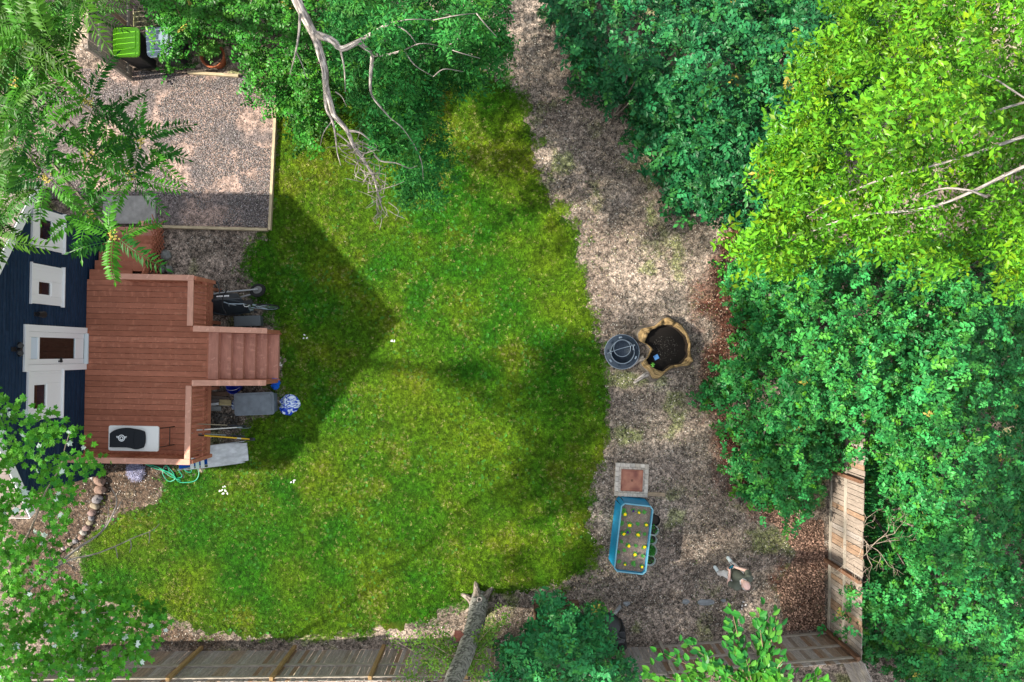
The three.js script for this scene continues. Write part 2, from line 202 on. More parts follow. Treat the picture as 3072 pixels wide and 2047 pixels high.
{ // edging timbers of the pad and other flat pieces
  const wood = mat([0.62, 0.5, 0.33], 0.8, { map: grainA });
  const edge = (a, b, label) => { const d = b.clone().sub(a); single('edging_timber', metric(new RoundedBoxGeometry(d.length(), 0.14, 0.075, 1, 0.006)), wood, label, 'timber', undefined, a.clone().add(b).multiplyScalar(0.5).setY(0.07)).rotation.y = -Math.atan2(d.z, d.x); };
  edge(W(474, 682), W(806, 691), 'pale edging timber on the gravel side facing the deck');
  edge(W(832, 300), W(812, 692), 'long pale edging timber between gravel pad and lawn');
  edge(W(568, 222), W(720, 232), 'short pale edging timber in front of the terracotta pot');
  const slab = new RoundedBoxGeometry(1.45, 0.12, 0.78, 2, 0.015); setting('concrete_path_slab', metric(slab).translate(-10.6, 0.06, -3.97), mat([0.42, 0.4, 0.38], 0.9, { map: speckle, bumpMap: rough, bumpScale: 0.003 }));
}
// ---------- house ----------
const DK = 1.0;                                            // deck height
const white = mat([0.82, 0.82, 0.83], 0.5), navy = [0, 1, 2, 3].map((i) => mat([0.021 + 0.003 * i, 0.05 + 0.004 * i, 0.105 + 0.007 * i], 0.62, { map: grainA, bumpMap: grainA, bumpScale: 0.002 })), black = mat([0.012, 0.012, 0.014], 0.45);
const pane = new THREE.MeshPhysicalMaterial({ color: C(0.85, 0.9, 0.92), roughness: 0.03, transmission: 1, thickness: 0, ior: 1.5 });
const HX = -11.28, HTURN = -0.02;
{
  const house = thing('house', 'navy blue clapboard house with white trimmed windows beside the deck', 'house', undefined, [HX, 0, -0.07], HTURN);
  const HW = 3.42, EAVE = 3.5, RIDGE = 5.5, LEN = 8;
  const wallTop = (z) => EAVE + (RIDGE - EAVE) * (1 - Math.abs(z) / HW);
  // openings in house coordinates: [z0, z1, y0, y1]
  const holes = [[-1.66, -1.30, DK + 1.42, DK + 1.88], [0.79, 1.42, DK + 1.51, DK + 1.97], [-3.16, -2.62, DK + 1.42, DK + 1.88], [-0.44, 0.34, DK + 0.06, DK + 2.16]];
  const s = new THREE.Shape([[-HW, 0], [HW, 0], [HW, EAVE], [0, RIDGE], [-HW, EAVE]].map(([a, b]) => new THREE.Vector2(a, b)));
  for (const [a, b, c, d] of holes) s.holes.push(new THREE.Path([[a, c], [a, d], [b, d], [b, c]].map(([x, y]) => new THREE.Vector2(x, y))));
  const wg = new THREE.ExtrudeGeometry(s, { depth: 0.16, bevelEnabled: false }).rotateY(-Math.PI / 2).translate(-0.02, 0, 0); // shape x -> z
  const wall = part('wall', wg, navy[0], house);
  const back = new THREE.ExtrudeGeometry(new THREE.Shape([[-HW, 0], [HW, 0], [HW, EAVE], [0, RIDGE], [-HW, EAVE]].map(([a, b]) => new THREE.Vector2(a, b))), { depth: 0.16, bevelEnabled: false }).rotateY(-Math.PI / 2).translate(-LEN, 0, 0);
  part('wall', back, navy[1], house);
  part('wall', box(LEN - 0.36, EAVE, 0.16, -LEN / 2 - 0.09, EAVE / 2, -HW + 0.08), navy[1], house);
  part('wall', box(LEN - 0.36, EAVE, 0.16, -LEN / 2 - 0.09, EAVE / 2, HW - 0.08), navy[1], house);
  part('floor', box(LEN - 0.36, 0.1, 2 * HW - 0.36, -LEN / 2 - 0.09, DK - 0.05, 0), mat([0.2, 0.13, 0.08], 0.7, { map: grainA }), house);
  part('ceiling', box(LEN - 0.36, 0.1, 2 * HW - 0.36, -LEN / 2 - 0.09, EAVE - 0.06, 0), mat([0.5, 0.5, 0.48], 0.9), house);
  // clapboards, each a board, broken at the openings
  const exp = 0.105;
  for (let y = 0.25, row = 0; y < RIDGE - 0.12; y += exp, row++) {
    const half = Math.min(HW, HW * (1 - (y + exp - EAVE) / (RIDGE - EAVE))) - 0.005; if (half < 0.1) break;
    let spans = [[-half, half]];
    for (const [a, b, c, d] of holes) if (y + exp > c - 0.1 && y < d + 0.1) spans = spans.flatMap(([p, q]) => b < p || a > q ? [[p, q]] : [[p, a - 0.06], [b + 0.06, q]].filter(([m, n]) => n - m > 0.03));
    for (const [p, q] of spans) { const cut = []; let m = p; while (q - m > 3.4) { const l = rr(2.2, 3.2); cut.push([m, m + l]); m += l + 0.003; } cut.push([m, q]);
      for (const [a, b] of cut) part('siding_board', box(0.016, exp + 0.015, b - a, 0.006, y + exp / 2, (a + b) / 2, 0, 0, -0.1), navy[Math.floor(rnd() * 4)], wall); }
  }
  // windows: [outer z0, z1, y0, y1], the opening above
  const wins = [[-2.04, -1.10, DK + 1.02, DK + 2.1], [0.5, 1.66, DK + 0.98, DK + 2.14], [-3.36, -2.42, DK + 1.02, DK + 2.1]];
  wins.forEach(([a, b, c, d], i) => {
    const [ha, hb, hc, hd] = holes[i], w = part('window', rbox(0.05, d - c, ha - a, 0.006, 0.04, (c + d) / 2, (a + ha) / 2), white, house);
    part('casing', rbox(0.05, d - c, b - hb, 0.006, 0.04, (c + d) / 2, (b + hb) / 2), white, w);
    part('casing', rbox(0.05, d - hd, hb - ha - 0.004, 0.006, 0.04, (d + hd) / 2, (ha + hb) / 2), white, w);
    part('casing', rbox(0.05, hc - c, hb - ha - 0.004, 0.006, 0.04, (c + hc) / 2, (ha + hb) / 2), white, w);
    part('sill', rbox(0.09, 0.035, b - a + 0.06, 0.006, 0.065, c - 0.02, (a + b) / 2), white, w);
    part('sill', rbox(0.06, 0.03, b - a + 0.04, 0.006, 0.055, d + 0.016, (a + b) / 2), white, w, 'white head cap of the window');
    for (const z of [a + 0.1, b - 0.1]) part('casing', rbox(0.02, d - c - 0.02, 0.06, 0.004, 0.074, (c + d) / 2, z), white, w);
    const fw = 0.035; for (const [y, z, hh, ww] of [[hd - fw / 2, (ha + hb) / 2, fw, hb - ha], [hc + fw / 2, (ha + hb) / 2, fw, hb - ha], [(hc + hd) / 2, ha + fw / 2, hd - hc - 2 * fw, fw], [(hc + hd) / 2, hb - fw / 2, hd - hc - 2 * fw, fw]]) part('sash', box(0.03, hh, ww, 0.035, y, z), white, w);
    part('pane', box(0.006, hd - hc - 2 * fw, hb - ha - 2 * fw, 0.04, (hc + hd) / 2, (ha + hb) / 2), pane, w);
  });
  { // back door: casing, storm door with a long pane, threshold
    const z0 = -0.6, z1 = 0.5, a = -0.44, b = 0.34, top = DK + 2.28, c = (a + b) / 2;
    const door = part('door', rbox(0.05, 2.08, 0.13, 0.006, 0.0, DK + 1.1, a + 0.065), white, house);
    part('stile', rbox(0.05, 2.08, 0.13, 0.006, 0.0, DK + 1.1, b - 0.065), white, door);
    part('rail', rbox(0.05, 0.34, b - a - 0.264, 0.006, 0.0, DK + 0.24, c), white, door);
    part('rail', rbox(0.05, 0.1, b - a - 0.264, 0.006, 0.0, DK + 2.08, c), white, door);
    part('rail', rbox(0.05, 0.06, b - a - 0.264, 0.006, 0.0, DK + 1.77, c), white, door);
    part('upper_panel', box(0.02, 0.24, b - a - 0.27, 0.0, DK + 1.915, c), mat([0.62, 0.72, 0.82], 0.2), door, 'upper panel of the storm door with sky reflection painted pale blue');  // opaque panel; the sky's reflection in the glass is put into its pale blue
    part('pane', box(0.006, 1.34, b - a - 0.266, 0.0, DK + 1.08, c), pane, door);
    part('handle', merge([rbox(0.03, 0.15, 0.035, 0.01, 0.04, DK + 1.0, b - 0.07), rbox(0.05, 0.03, 0.12, 0.01, 0.07, DK + 1.02, b - 0.1)]), black, door);
    for (const z of [z0 + 0.08, z1 - 0.08]) part('casing', rbox(0.055, 2.2, 0.155, 0.006, 0.045, DK + 1.1, z), white, door);
    part('casing', rbox(0.055, 0.12, z1 - z0, 0.006, 0.045, top - 0.05, (z0 + z1) / 2), white, door);
    part('threshold', rbox(0.1, 0.05, b - a + 0.02, 0.008, 0.07, DK + 0.03, c), mat([0.62, 0.68, 0.7], 0.5), door, 'pale blue grey threshold step');
  }
  for (const [z, y, big] of [[-0.85, DK + 1.84, 1], [-0.02, DK + 2.55, 0]]) { // outdoor lamps, unlit
    const l = part('wall_lamp', rbox(0.03, 0.14, 0.1, 0.01, 0.03, y + 0.05, z), black, house);
    if (big) { part('hood', new THREE.CylinderGeometry(0.055, 0.085, 0.2, 14).translate(0.12, y + 0.02, z), black, l); part('arm', box(0.1, 0.03, 0.03, 0.08, y + 0.08, z), black, l); part('bulb', new THREE.SphereGeometry(0.05, 12, 8).translate(0.12, y - 0.1, z), mat([0.75, 0.72, 0.6], 0.2), l); }
    else { for (const s of [-1, 1]) part('flood_head', new THREE.CylinderGeometry(0.06, 0.04, 0.12, 12).rotateZ(-0.9).rotateY(s * 0.6).translate(0.13, y - 0.02, z + s * 0.11), black, l); part('sensor', rbox(0.1, 0.07, 0.07, 0.02, 0.1, y - 0.05, z), black, l); }
  }
  // roof: two shingled slopes with white rakes and fascia
  const sh = [0, 1, 2, 3].map((i) => mat([0.33 + 0.04 * i, 0.27 + 0.03 * i, 0.25 + 0.03 * i], 0.95, { map: speckle }));
  const OV = 0.33, slope = Math.atan2(RIDGE - EAVE, HW), run = (HW + 0.38) / Math.cos(slope);
  for (const sd of [-1, 1]) {
    const rf = part('roof', box(LEN + 2 * OV, 0.09, run, 0, 0, 0), mat([0.25, 0.2, 0.19], 0.9), house);
    rf.position.set(-LEN / 2, RIDGE + 0.1 - Math.sin(slope) * run / 2, sd * Math.cos(slope) * run / 2); rf.rotation.x = sd * slope;
    for (let k = 0, v = -run / 2; v < run / 2 - 0.05; v += 0.16, k++) for (let u = 0; u < 1.6; u += 0.33) { const x = LEN / 2 + OV - u - 0.165 + (k % 2) * 0.16; part('shingle', box(0.32, 0.012, 0.175, Math.min(x, LEN / 2 + OV - 0.16), 0.054, -sd * -1 * v, 0, sd * 0.05), sh[Math.floor(rnd() * 4)], rf); }
    part('shingle_field', box(LEN + 2 * OV - 1.9, 0.014, run, -0.95, 0.053, 0), sh[1], rf);
    part('rake_board', box(0.03, 0.2, run, LEN / 2 + OV + 0.017, -0.05, 0), white, rf);
    part('fascia', box(LEN + 2 * OV, 0.2, 0.03, 0, -0.06, sd * (run / 2 + 0.017)), white, rf);
  }
}
// ---------- deck ----------
const stain = [0, 1, 2, 3].map((i) => mat([0.45 + 0.035 * i, 0.165 + 0.015 * i, 0.1 + 0.01 * i], 0.7, { map: grainS, bumpMap: grainA, bumpScale: 0.0015 }));
const stainLight = mat([0.68, 0.35, 0.255], 0.62, { map: grainS }), stainStep = mat([0.58, 0.265, 0.195], 0.66, { map: grainS }), stainDark = stain[1];
{
  const deck = thing('wooden_deck', 'red brown stained wooden deck with railings and steps', 'deck', undefined, [HX + 0.03, 0, 0], HTURN);
  const X1 = 3.2, Z0 = -1.95, Z1 = 2.66, R = DK + 0.92;
  const frame = part('frame', merge([box(X1 - 0.06, 0.2, 0.05, X1 / 2, DK - 0.14, Z0 + 0.04), box(X1 - 0.06, 0.2, 0.05, X1 / 2, DK - 0.14, Z1 - 0.04), ...[0.4, 1.0, 1.6, 2.2, 2.8].map((x) => box(0.045, 0.19, Z1 - Z0 - 0.14, x, DK - 0.14, (Z0 + Z1) / 2))]), stainDark, deck);
  part('rim_board', box(0.04, 0.22, Z1 - Z0, X1 + 0.021, DK - 0.11, (Z0 + Z1) / 2), stain[2], deck);
  const pitch = 0.1488; let z = Z0; for (let i = 0; z < Z1 - 0.05; i++, z += pitch) { const w = Math.min(pitch - 0.007, Z1 - z); const bay = z > -0.64 && z < 0.62; part('deck_board', rbox(X1 + (bay ? 0 : 0.02), 0.034, w, 0.004, X1 / 2 + (bay ? 0 : 0.01), DK - 0.017 + rr(-0.001, 0.001), z + w / 2), stain[Math.floor(rnd() * 4)], deck); }
  for (const [x, zz] of [[X1 - 0.12, Z0 + 0.15], [X1 - 0.12, Z1 - 0.15], [X1 - 0.12, 0.9], [X1 - 0.12, -0.9], [0.3, Z1 - 0.15], [0.3, Z0 + 0.15]]) part('post', box(0.09, DK - 0.25, 0.09, x, (DK - 0.25) / 2, zz), stainDark, deck);
  // railing runs
  const rail = (a, b, name) => { // a, b on the deck plane, level rail
    const d = b.clone().sub(a), L = d.length(), u = d.clone().normalize(), n = V(-u.z, 0, u.x), ang = -Math.atan2(u.z, u.x);
    const r = part('railing', beam(a.clone().setY(R - 0.06), b.clone().setY(R - 0.06), 0.04, 0.085), stainDark, deck);
    part('bottom_rail', beam(a.clone().setY(DK + 0.1), b.clone().setY(DK + 0.1), 0.04, 0.085), stain[3], r);
    const k = Math.floor((L - 0.1) / 0.125); for (let i = 1; i <= k; i++) { const p = a.clone().addScaledVector(u, i * L / (k + 1)); part('baluster', box(0.038, R - DK - 0.04 - 0.02, 0.038, p.x + n.x * 0.04, (R + DK) / 2 - 0.05, p.z + n.z * 0.04, ang), stain[Math.floor(rnd() * 4)], r); }
    return r;
  };
  const cap = (x0, x1, z0, z1) => part('rail_cap', rbox(x1 - x0, 0.038, z1 - z0, 0.006, (x0 + x1) / 2, R + 0.019, (z0 + z1) / 2), stainLight, deck);
  rail(V(X1, 0, -0.68), V(X1, 0, Z0 + 0.02)); rail(V(X1, 0, Z1 - 0.03), V(X1, 0, 0.68)); rail(V(1.2, 0, Z0 + 0.0), V(X1 - 0.05, 0, Z0 + 0.0)); rail(V(X1 - 0.05, 0, Z1), V(0.06, 0, Z1));
  const c = X1 - 0.015, hw = 0.072; cap(c - hw, c + hw, Z0 + 0.075, -0.75); cap(c - hw, c + hw, 0.75, Z1 - 0.075); cap(1.15, c + hw, Z0 - 0.07, Z0 + 0.073); cap(0.02, c + hw, Z1 - 0.073, Z1 + 0.07);
  for (const [x, zz] of [[X1, Z0], [X1, -0.68], [X1, 0.68], [X1, Z1], [1.2, Z0], [1.6, Z1]]) part('post', box(0.09, R - DK + 0.2, 0.09, x + 0.045 + 0.02 * (x === X1), (R + DK) / 2 - 0.1, zz), stain[3], deck);
  // front steps
  const T = 0.258, stairs = part('stairs', box(0.3, 0.034, 1.24, X1 + 0.15, DK - 0.019, 0), stainStep, deck);
  for (let i = 1; i <= 5; i++) { const y = DK - i * DK / 6; part('tread', rbox(T + 0.03, 0.036, 1.22, 0.008, X1 + 0.3 + (i - 0.5) * T - 0.005, y - 0.018, 0), stainStep, stairs); part('riser', box(0.02, DK / 6 - 0.03, 1.22, X1 + 0.29 + (i - 1) * T, y + DK / 12 - 0.01, 0), stainStep, stairs); }
  part('riser', box(0.02, DK / 6 - 0.04, 1.22, X1 + 0.29 + 5 * T, DK / 12 - 0.01, 0), stainStep, stairs);
  for (const s of [-1, 1]) {
    const st = new THREE.Shape(); st.moveTo(0, DK - 0.02); st.lineTo(0.3, DK - 0.02); st.lineTo(0.3 + 5 * T, DK / 6); st.lineTo(0.3 + 5 * T, 0.0); st.lineTo(0.3 + 4 * T, 0.0); st.lineTo(0, DK - 0.36);
    part('stringer', new THREE.ExtrudeGeometry(st, { depth: 0.04, bevelEnabled: false }).translate(X1 + 0.04, 0, s * 0.636 - 0.02), stainDark, stairs);
    const a = V(X1 + 0.06, R - 0.03, s * 0.68), b = V(X1 + 1.58, R - 0.82, s * 0.68);
    part('handrail', beam(a.clone().add(V(0, 0.05, 0)), b.clone().add(V(0.05, 0.05, 0)), 0.143, 0.038), stainLight, stairs);
    part('bottom_rail', beam(V(X1 + 0.1, DK + 0.06, s * 0.68), V(X1 + 1.5, DK - 0.62, s * 0.68), 0.04, 0.085), stain[2], stairs);
    part('post', box(0.09, R - 0.84, 0.09, X1 + 1.55, (R - 0.84) / 2, s * 0.68), stainDark, stairs);
    for (let i = 1; i <= 10; i++) { const t = i / 11, p = a.clone().lerp(b, t); part('baluster', box(0.036, 0.78, 0.036, p.x, p.y - 0.38, s * 0.68), stain[i % 4], stairs); }
  }
  // side steps towards the path, with a lattice skirt
  const side = part('side_stairs', box(1.12, 0.034, 0.26, 0.62, DK - 0.02, Z0 - 0.135), stain[1], deck);
  for (let i = 1; i <= 5; i++) { const y = DK - i * DK / 6; part('tread', rbox(1.34, 0.036, 0.28, 0.008, 0.76, y - 0.018, Z0 - 0.26 - (i - 0.5) * 0.255), i === 5 ? stainStep : stain[i % 4], side); part('riser', box(1.3, DK / 6 - 0.03, 0.02, 0.76, y + DK / 12 - 0.02, Z0 - 0.26 - (i - 1) * 0.255), stainDark, side); }
  part('stringer', box(0.04, 0.2, 1.5, 1.42, 0.46, Z0 - 0.75, 0, -0.58), stain[2], side);
  part('post', box(0.09, 1.0, 0.09, 1.42, 0.5, Z0 - 1.5), stainStep, side); part('post_cap', rbox(0.13, 0.03, 0.13, 0.01, 1.42, 1.015, Z0 - 1.5), stainLight, side);
  for (let i = 0; i < 10; i++) for (const s of [-1, 1]) part('lattice_strip', box(0.012, 0.034, 0.95, 1.5 + s * 0.008, 0.34, Z0 - 0.12 - i * 0.15, 0, s * 0.8), stainDark, side);
}
// ---------- fences ----------
const weathered = [[0.45, 0.39, 0.35], [0.5, 0.45, 0.42], [0.38, 0.31, 0.26], [0.45, 0.34, 0.26], [0.53, 0.48, 0.44], [0.38, 0.25, 0.17]].map((c) => mat(c, 0.88, { map: grainA, bumpMap: grainB, bumpScale: 0.003 }));
const railWood = mat([0.5, 0.44, 0.37], 0.85, { map: grainA }), postWood = mat([0.5, 0.32, 0.15], 0.82, { map: grainA }), reddish = mat([0.3, 0.16, 0.1], 0.85, { map: grainB });
function fence(name, label, a, b, { h = 1.8, step = 0.117, rails = [1.0], posts = [], side = -1, pm = postWood, rm = railWood, wood = weathered, gap = 0.012, ph = 1.9 }) {
  const d = b.clone().sub(a), L = d.length(), f = thing(name, label, 'fence', undefined, a, -Math.atan2(d.z, d.x));
  for (let x = 0, i = 0; x < L - 0.02; x += step, i++) { const w = step - gap, hh = h + rr(-0.025, 0.02); part('board', box(w, hh, 0.018, x + w / 2, hh / 2 + 0.02, rr(-0.004, 0.004), 0, rr(-0.006, 0.006), rr(-0.008, 0.008)), wood[Math.floor(rnd() * rnd() * wood.length * 1.2) % wood.length], f); }
  for (const y of rails) part('rail', box(L, 0.085, 0.04, L / 2, y, side * 0.034), rm, f);
  for (const x of posts) part('post', rbox(0.095, ph, 0.095, 0.008, x, ph / 2, side * 0.105), pm, f);
  return f;
}
{
  const a = W(150, 1958), b = W(1960, 1942), L = a.distanceTo(b);
  fence('board_fence', 'weathered grey board fence with brown braces along the lawn', a, b, { rails: [0.98, 1.66], posts: [605, 885, 1152, 1412, 1690].map((p) => (p - 150) * G), side: -1 });
  fence('board_fence', 'weathered board fence with ground rail behind the black bin', W(1964, 1941), W(2478, 1898), { rails: [0.1, 0.92, 1.62], posts: [0.15, 2.5], side: -1, pm: railWood, wood: weathered.slice().reverse() });
  fence('board_fence', 'weathered board fence with two rails beside the dead leaves', W(2484, 1893), W(2496, 1150), { rails: [0.12, 0.95], posts: [0.06, 1.98, 4.5, 6.6], side: -1, pm: reddish, wood: [weathered[2], weathered[5], weathered[0], weathered[3]], step: 0.14 });
  fence('board_fence', 'short mossy board fence beyond the fence corner', W(2492, 1902), W(2560, 2060), { rails: [0.9, 1.5], side: 1, wood: weathered.slice(1, 3), step: 0.13 });
  fence('board_fence', 'tall dark plank fence ending beside the green bin', W(398, 232), W(400, -240), { h: 2.0, rails: [0.3, 1.6], posts: [], side: 1, wood: [weathered[2], weathered[5]], step: 0.14 });
  single('fence_post', rbox(0.1, 2.08, 0.1, 0.01, 0, 1.04, 0), mat([0.42, 0.36, 0.31], 0.85, { map: grainB }), 'square grey timber post ending the dark plank fence', 'post', undefined, W(398, 240));
}
// ---------- trees and shrubs ----------
const barkTex = tex(256, 256, (u, v) => { const g = fbm(u * 5, v * 22, 4, 13, 0), c = smooth(0.35, 0.6, fbm(u * 9, v * 30, 3, 4)); const k = 0.35 + 0.5 * g + 0.3 * c; return [k, k * 0.97, k * 0.94]; });
const bark = mat([0.34, 0.3, 0.27], 0.9, { map: barkTex, bumpMap: barkTex, bumpScale: 0.02 }), paleBark = mat([0.6, 0.56, 0.55], 0.85, { map: barkTex, bumpMap: barkTex, bumpScale: 0.01 }), deadWood = mat([0.46, 0.39, 0.33], 0.9, { map: barkTex }), twigM = mat([0.2, 0.14, 0.09], 0.85);
const leafM = (rough = 0.5, tr = 0.32) => new THREE.MeshPhysicalMaterial({ color: C(1, 1, 1), roughness: rough, specularIntensity: 0.22, transmission: tr, thickness: 0, side: THREE.DoubleSide });
const leafSoft = leafM(0.55), leafGloss = new THREE.MeshPhysicalMaterial({ color: C(1, 1, 1), roughness: 0.42, specularIntensity: 0.3, side: THREE.DoubleSide });
const furrow = tex(512, 256, (u, v) => { const w = v * 26 + 2.2 * fbm(u * 7, v * 8, 3, 3, 0), r = Math.abs(vn(u * 16, w, 6) - 0.5) * 2, k = 0.62 + 0.34 * smooth(0.03, 0.4, r) - 0.12 * fbm(u * 30, v * 60, 2, 2); return [k, k, k]; });
// one leaf along +x: four folded triangles
function leafTris(P, len, wid, fold, m, fat = 0.5) { const pts = [[0, 0, 0], [len * fat, wid * fold, wid / 2], [len * fat, wid * fold, -wid / 2], [len, -len * 0.06, 0], [len * fat, 0, 0]].map((p) => V(...p).applyMatrix4(m)); for (const [a, b, c] of [[0, 1, 4], [0, 4, 2], [1, 3, 4], [4, 3, 2]]) for (const k of [a, b, c]) P.push(pts[k].x, pts[k].y, pts[k].z); }
function geoOf(P) { const g = new THREE.BufferGeometry(); g.setAttribute('position', new THREE.Float32BufferAttribute(P, 3)); g.computeVertexNormals(); g.setAttribute('uv', new THREE.BufferAttribute(new Float32Array(P.length / 3 * 2), 2)); return g; }
function sprig(n, len, wid, twig, { fat = 0.5, tilt = 0.55, fold = 0.12 } = {}) { // a twig's worth of leaves
  const P = [], m = new THREE.Matrix4(), q = new THREE.Quaternion(), e = new THREE.Euler();
  for (let i = 0; i < n; i++) { const t = n > 1 ? i / (n - 1) : 1, side = i % 2 ? 1 : -1, a = i === n - 1 ? rr(-0.4, 0.4) : side * rr(0.6, 1.4); const k = rr(0.75, 1.15); m.compose(V((t - 0.4) * twig, rr(-0.02, 0.02), rr(-0.012, 0.012)), q.setFromEuler(e.set(rr(-tilt, tilt), a, rr(-tilt * 0.8, tilt * 0.5), 'YXZ')), V(k, k, k)); leafTris(P, len, wid, fold, m, fat); }
  return geoOf(P);
}
const hashCol = (base, k, dy = 0) => C(base[0] * k * (1 + dy), base[1] * k, base[2] * k * (1 - dy * 0.6));
// clumps of sprigs over an outline; each clump belongs to the nearest seed
function mass(poly, seeds, o) {
  const out = seeds.map(() => []), xs = poly.map((p) => p[0]), ys = poly.map((p) => p[1]);
  for (let layer = 0; layer < (o.layers ?? 2); layer++) {
    const sp = o.spacing * (layer ? 1.15 : 1);
    for (let gx = Math.min(...xs); gx < Math.max(...xs); gx += sp) for (let gy = Math.min(...ys); gy < Math.max(...ys); gy += sp) {
      const px = gx + rr(-0.5, 0.5) * sp, py = gy + rr(-0.5, 0.5) * sp; if (!inPoly(poly, px, py)) continue;
      const e = edgeDist(poly, px, py); if (o.gaps && fbm(px * 0.011, py * 0.011, 2, 71 + layer) < o.gaps && e > 50) continue;
      let bi = 0, bd = 1e9; seeds.forEach((s, i) => { const d = Math.hypot(px - s[0], py - s[1]); if (d < bd) { bd = d; bi = i; } });
      const top = o.h0 + (o.h1 - o.h0) * smooth(0, o.rise ?? 220, e) + o.bump * (fbm(px * 0.02, py * 0.02, 2, 91) - 0.5) * 2 - o.dome * smooth(0, 260, bd);
      const h = Math.max(0.35, top - layer * rr(0.35, 1.1) - (layer ? 0.3 : 0)), R = o.r * rr(0.75, 1.2), c = W(px, py, h), tone = rr(0.8, 1.2), n = Math.round(o.per * (layer ? 0.7 : 1));
      for (let k = 0; k < n; k++) { const a = rr(0, 6.283), u = rr(-0.15, 1), s = Math.sqrt(Math.max(0, 1 - u * u)), f = rr(0.55, 1.05); const kk = tone * rr(0.42, 1.55), odd = rnd() < 0.0015; out[bi].push([c.x + Math.cos(a) * s * R * f, Math.max(0.06, c.y - R * 0.4 + u * R * f * 0.8), c.z + Math.sin(a) * s * R * f, rr(0, 6.283), rr(0.55, 1.4) * (o.scale ?? 1), odd ? C(0.3 * tone, 0.26 * tone, 0.05) : hashCol(o.color, kk, rr(-0.15, o.warm ?? 0.35) * rnd()), Math.sin(a) * s * 0.5 + rr(-0.35, 0.35), -Math.cos(a) * s * 0.5 + rr(-0.35, 0.35)]); }
    }
  }
  return out;
}
const shift = (list, b) => list.map(([x, y, z, ...r]) => [x - b.x, y - b.y, z - b.z, ...r]);
function shrub(name, label, cat, group, base, list, geo, m, stems = 4, sm = bark, r = 0.05) {
  const t = thing(name, label, cat, group, base);
  for (let i = 0; i < stems; i++) { const e = list[Math.floor(rnd() * list.length)]; if (!e) break; const d = V(e[0] - base.x, Math.max(0.5, e[1] * 0.85), e[2] - base.z); part('stem', tube([V(0, -0.02, 0), V(d.x * 0.3 + rr(-0.1, 0.1), d.y * 0.45, d.z * 0.3 + rr(-0.1, 0.1)), d], r * rr(0.8, 1.2), 0.012, 6), sm, t); }
  scatter('crown', geo, m, shift(list, base), undefined, undefined, t); return t;
}
// the thicket along the fence
{
  const poly = [[2195, 760], [2180, 830], [2165, 880], [2210, 905], [2230, 960], [2222, 1050], [2160, 1095], [2125, 1125], [2150, 1150], [2108, 1165], [2115, 1210], [2160, 1215], [2200, 1190], [2205, 1240], [2160, 1285], [2220, 1315], [2250, 1360], [2195, 1385], [2225, 1425], [2200, 1465], [2260, 1480], [2290, 1530], [2350, 1510], [2390, 1560], [2420, 1540], [2450, 1470], [2480, 1400], [2560, 1410], [2590, 1440], [2560, 1500], [2600, 1560], [2640, 1650], [2620, 1720], [2560, 1740], [2540, 1790], [2560, 1850], [2500, 1880], [2560, 1930], [2620, 1960], [2680, 2000], [2700, 2070], [3160, 2070], [3160, 700], [2700, 740], [2400, 740]];
  const seeds = [[2330, 880], [2600, 880], [2900, 860], [2320, 1130], [2580, 1120], [2850, 1130], [3080, 1050], [2380, 1380], [2640, 1350], [2900, 1380], [2760, 1600], [3020, 1620], [2680, 1830], [2920, 1880], [3110, 1900]];
  const parts = mass(poly, seeds, { spacing: 30, h0: 1.1, h1: 3.9, rise: 260, bump: 1.3, dome: 0.8, r: 0.42, per: 8, color: [0.022, 0.165, 0.04], warm: 1.4, gaps: 0.37, layers: 2, scale: 0.92 });
  const g = sprig(8, 0.115, 0.07, 0.2, { fat: 0.55 });
  seeds.forEach((s, i) => { const p = W(s[0], s[1], 2.5).setY(0); p.x = Math.max(p.x, 6.2); const own = { 0: 'blue green shrub edging the mulch under the tall sunlit tree', 3: 'blue green shrub jutting out across the soil past the hollow stump', 7: 'blue green shrub hanging over the far end of the board fence', 10: 'blue green shrub directly behind the bare dead shrub', 12: 'blue green shrub drooping over the fence corner' }[i]; shrub('thicket_shrub', own ?? 'dense blue green shrub deep inside the thicket beyond the fence', 'shrub', 'thicket shrubs beyond the fence', p, parts[i], g, leafGloss); });
}
// darker shrubs at the head of the path
{
  const poly = [[1640, -60], [1650, 40], [1690, 90], [1700, 150], [1720, 190], [1722, 262], [1800, 275], [1815, 310], [1880, 330], [1885, 380], [1925, 400], [1900, 440], [1950, 480], [1990, 510], [2000, 590], [2020, 660], [2050, 640], [2110, 665], [2170, 650], [2230, 690], [2330, 640], [2460, 560], [2560, 400], [2640, 200], [2640, -60]];
  const seeds = [[1760, 60], [1960, 60], [2200, 40], [2450, 60], [1880, 250], [2080, 230], [2330, 250], [2070, 430], [2260, 450], [2130, 590]];
  const parts = mass(poly, seeds, { spacing: 31, h0: 1.2, h1: 3.6, rise: 240, bump: 1.2, dome: 0.7, r: 0.42, per: 8, color: [0.014, 0.11, 0.036], warm: 1.1, gaps: 0.36, layers: 2, scale: 0.95 });
  const g = sprig(8, 0.12, 0.078, 0.2, { fat: 0.5 });
  seeds.forEach((s, i) => { const own = { 0: 'dark green round leaved shrub at the narrow head of the path', 4: 'dark green shrub bulging over the shaded bend of the path', 9: 'dark green shrub drooping towards the sunlit patch of soil' }[i]; shrub('path_shrub', own ?? 'dark green round leaved shrub set back behind the path edge', 'shrub', 'dark shrubs behind the bare path', W(s[0], s[1], 2.4).setY(0), parts[i], g, leafGloss); });
}
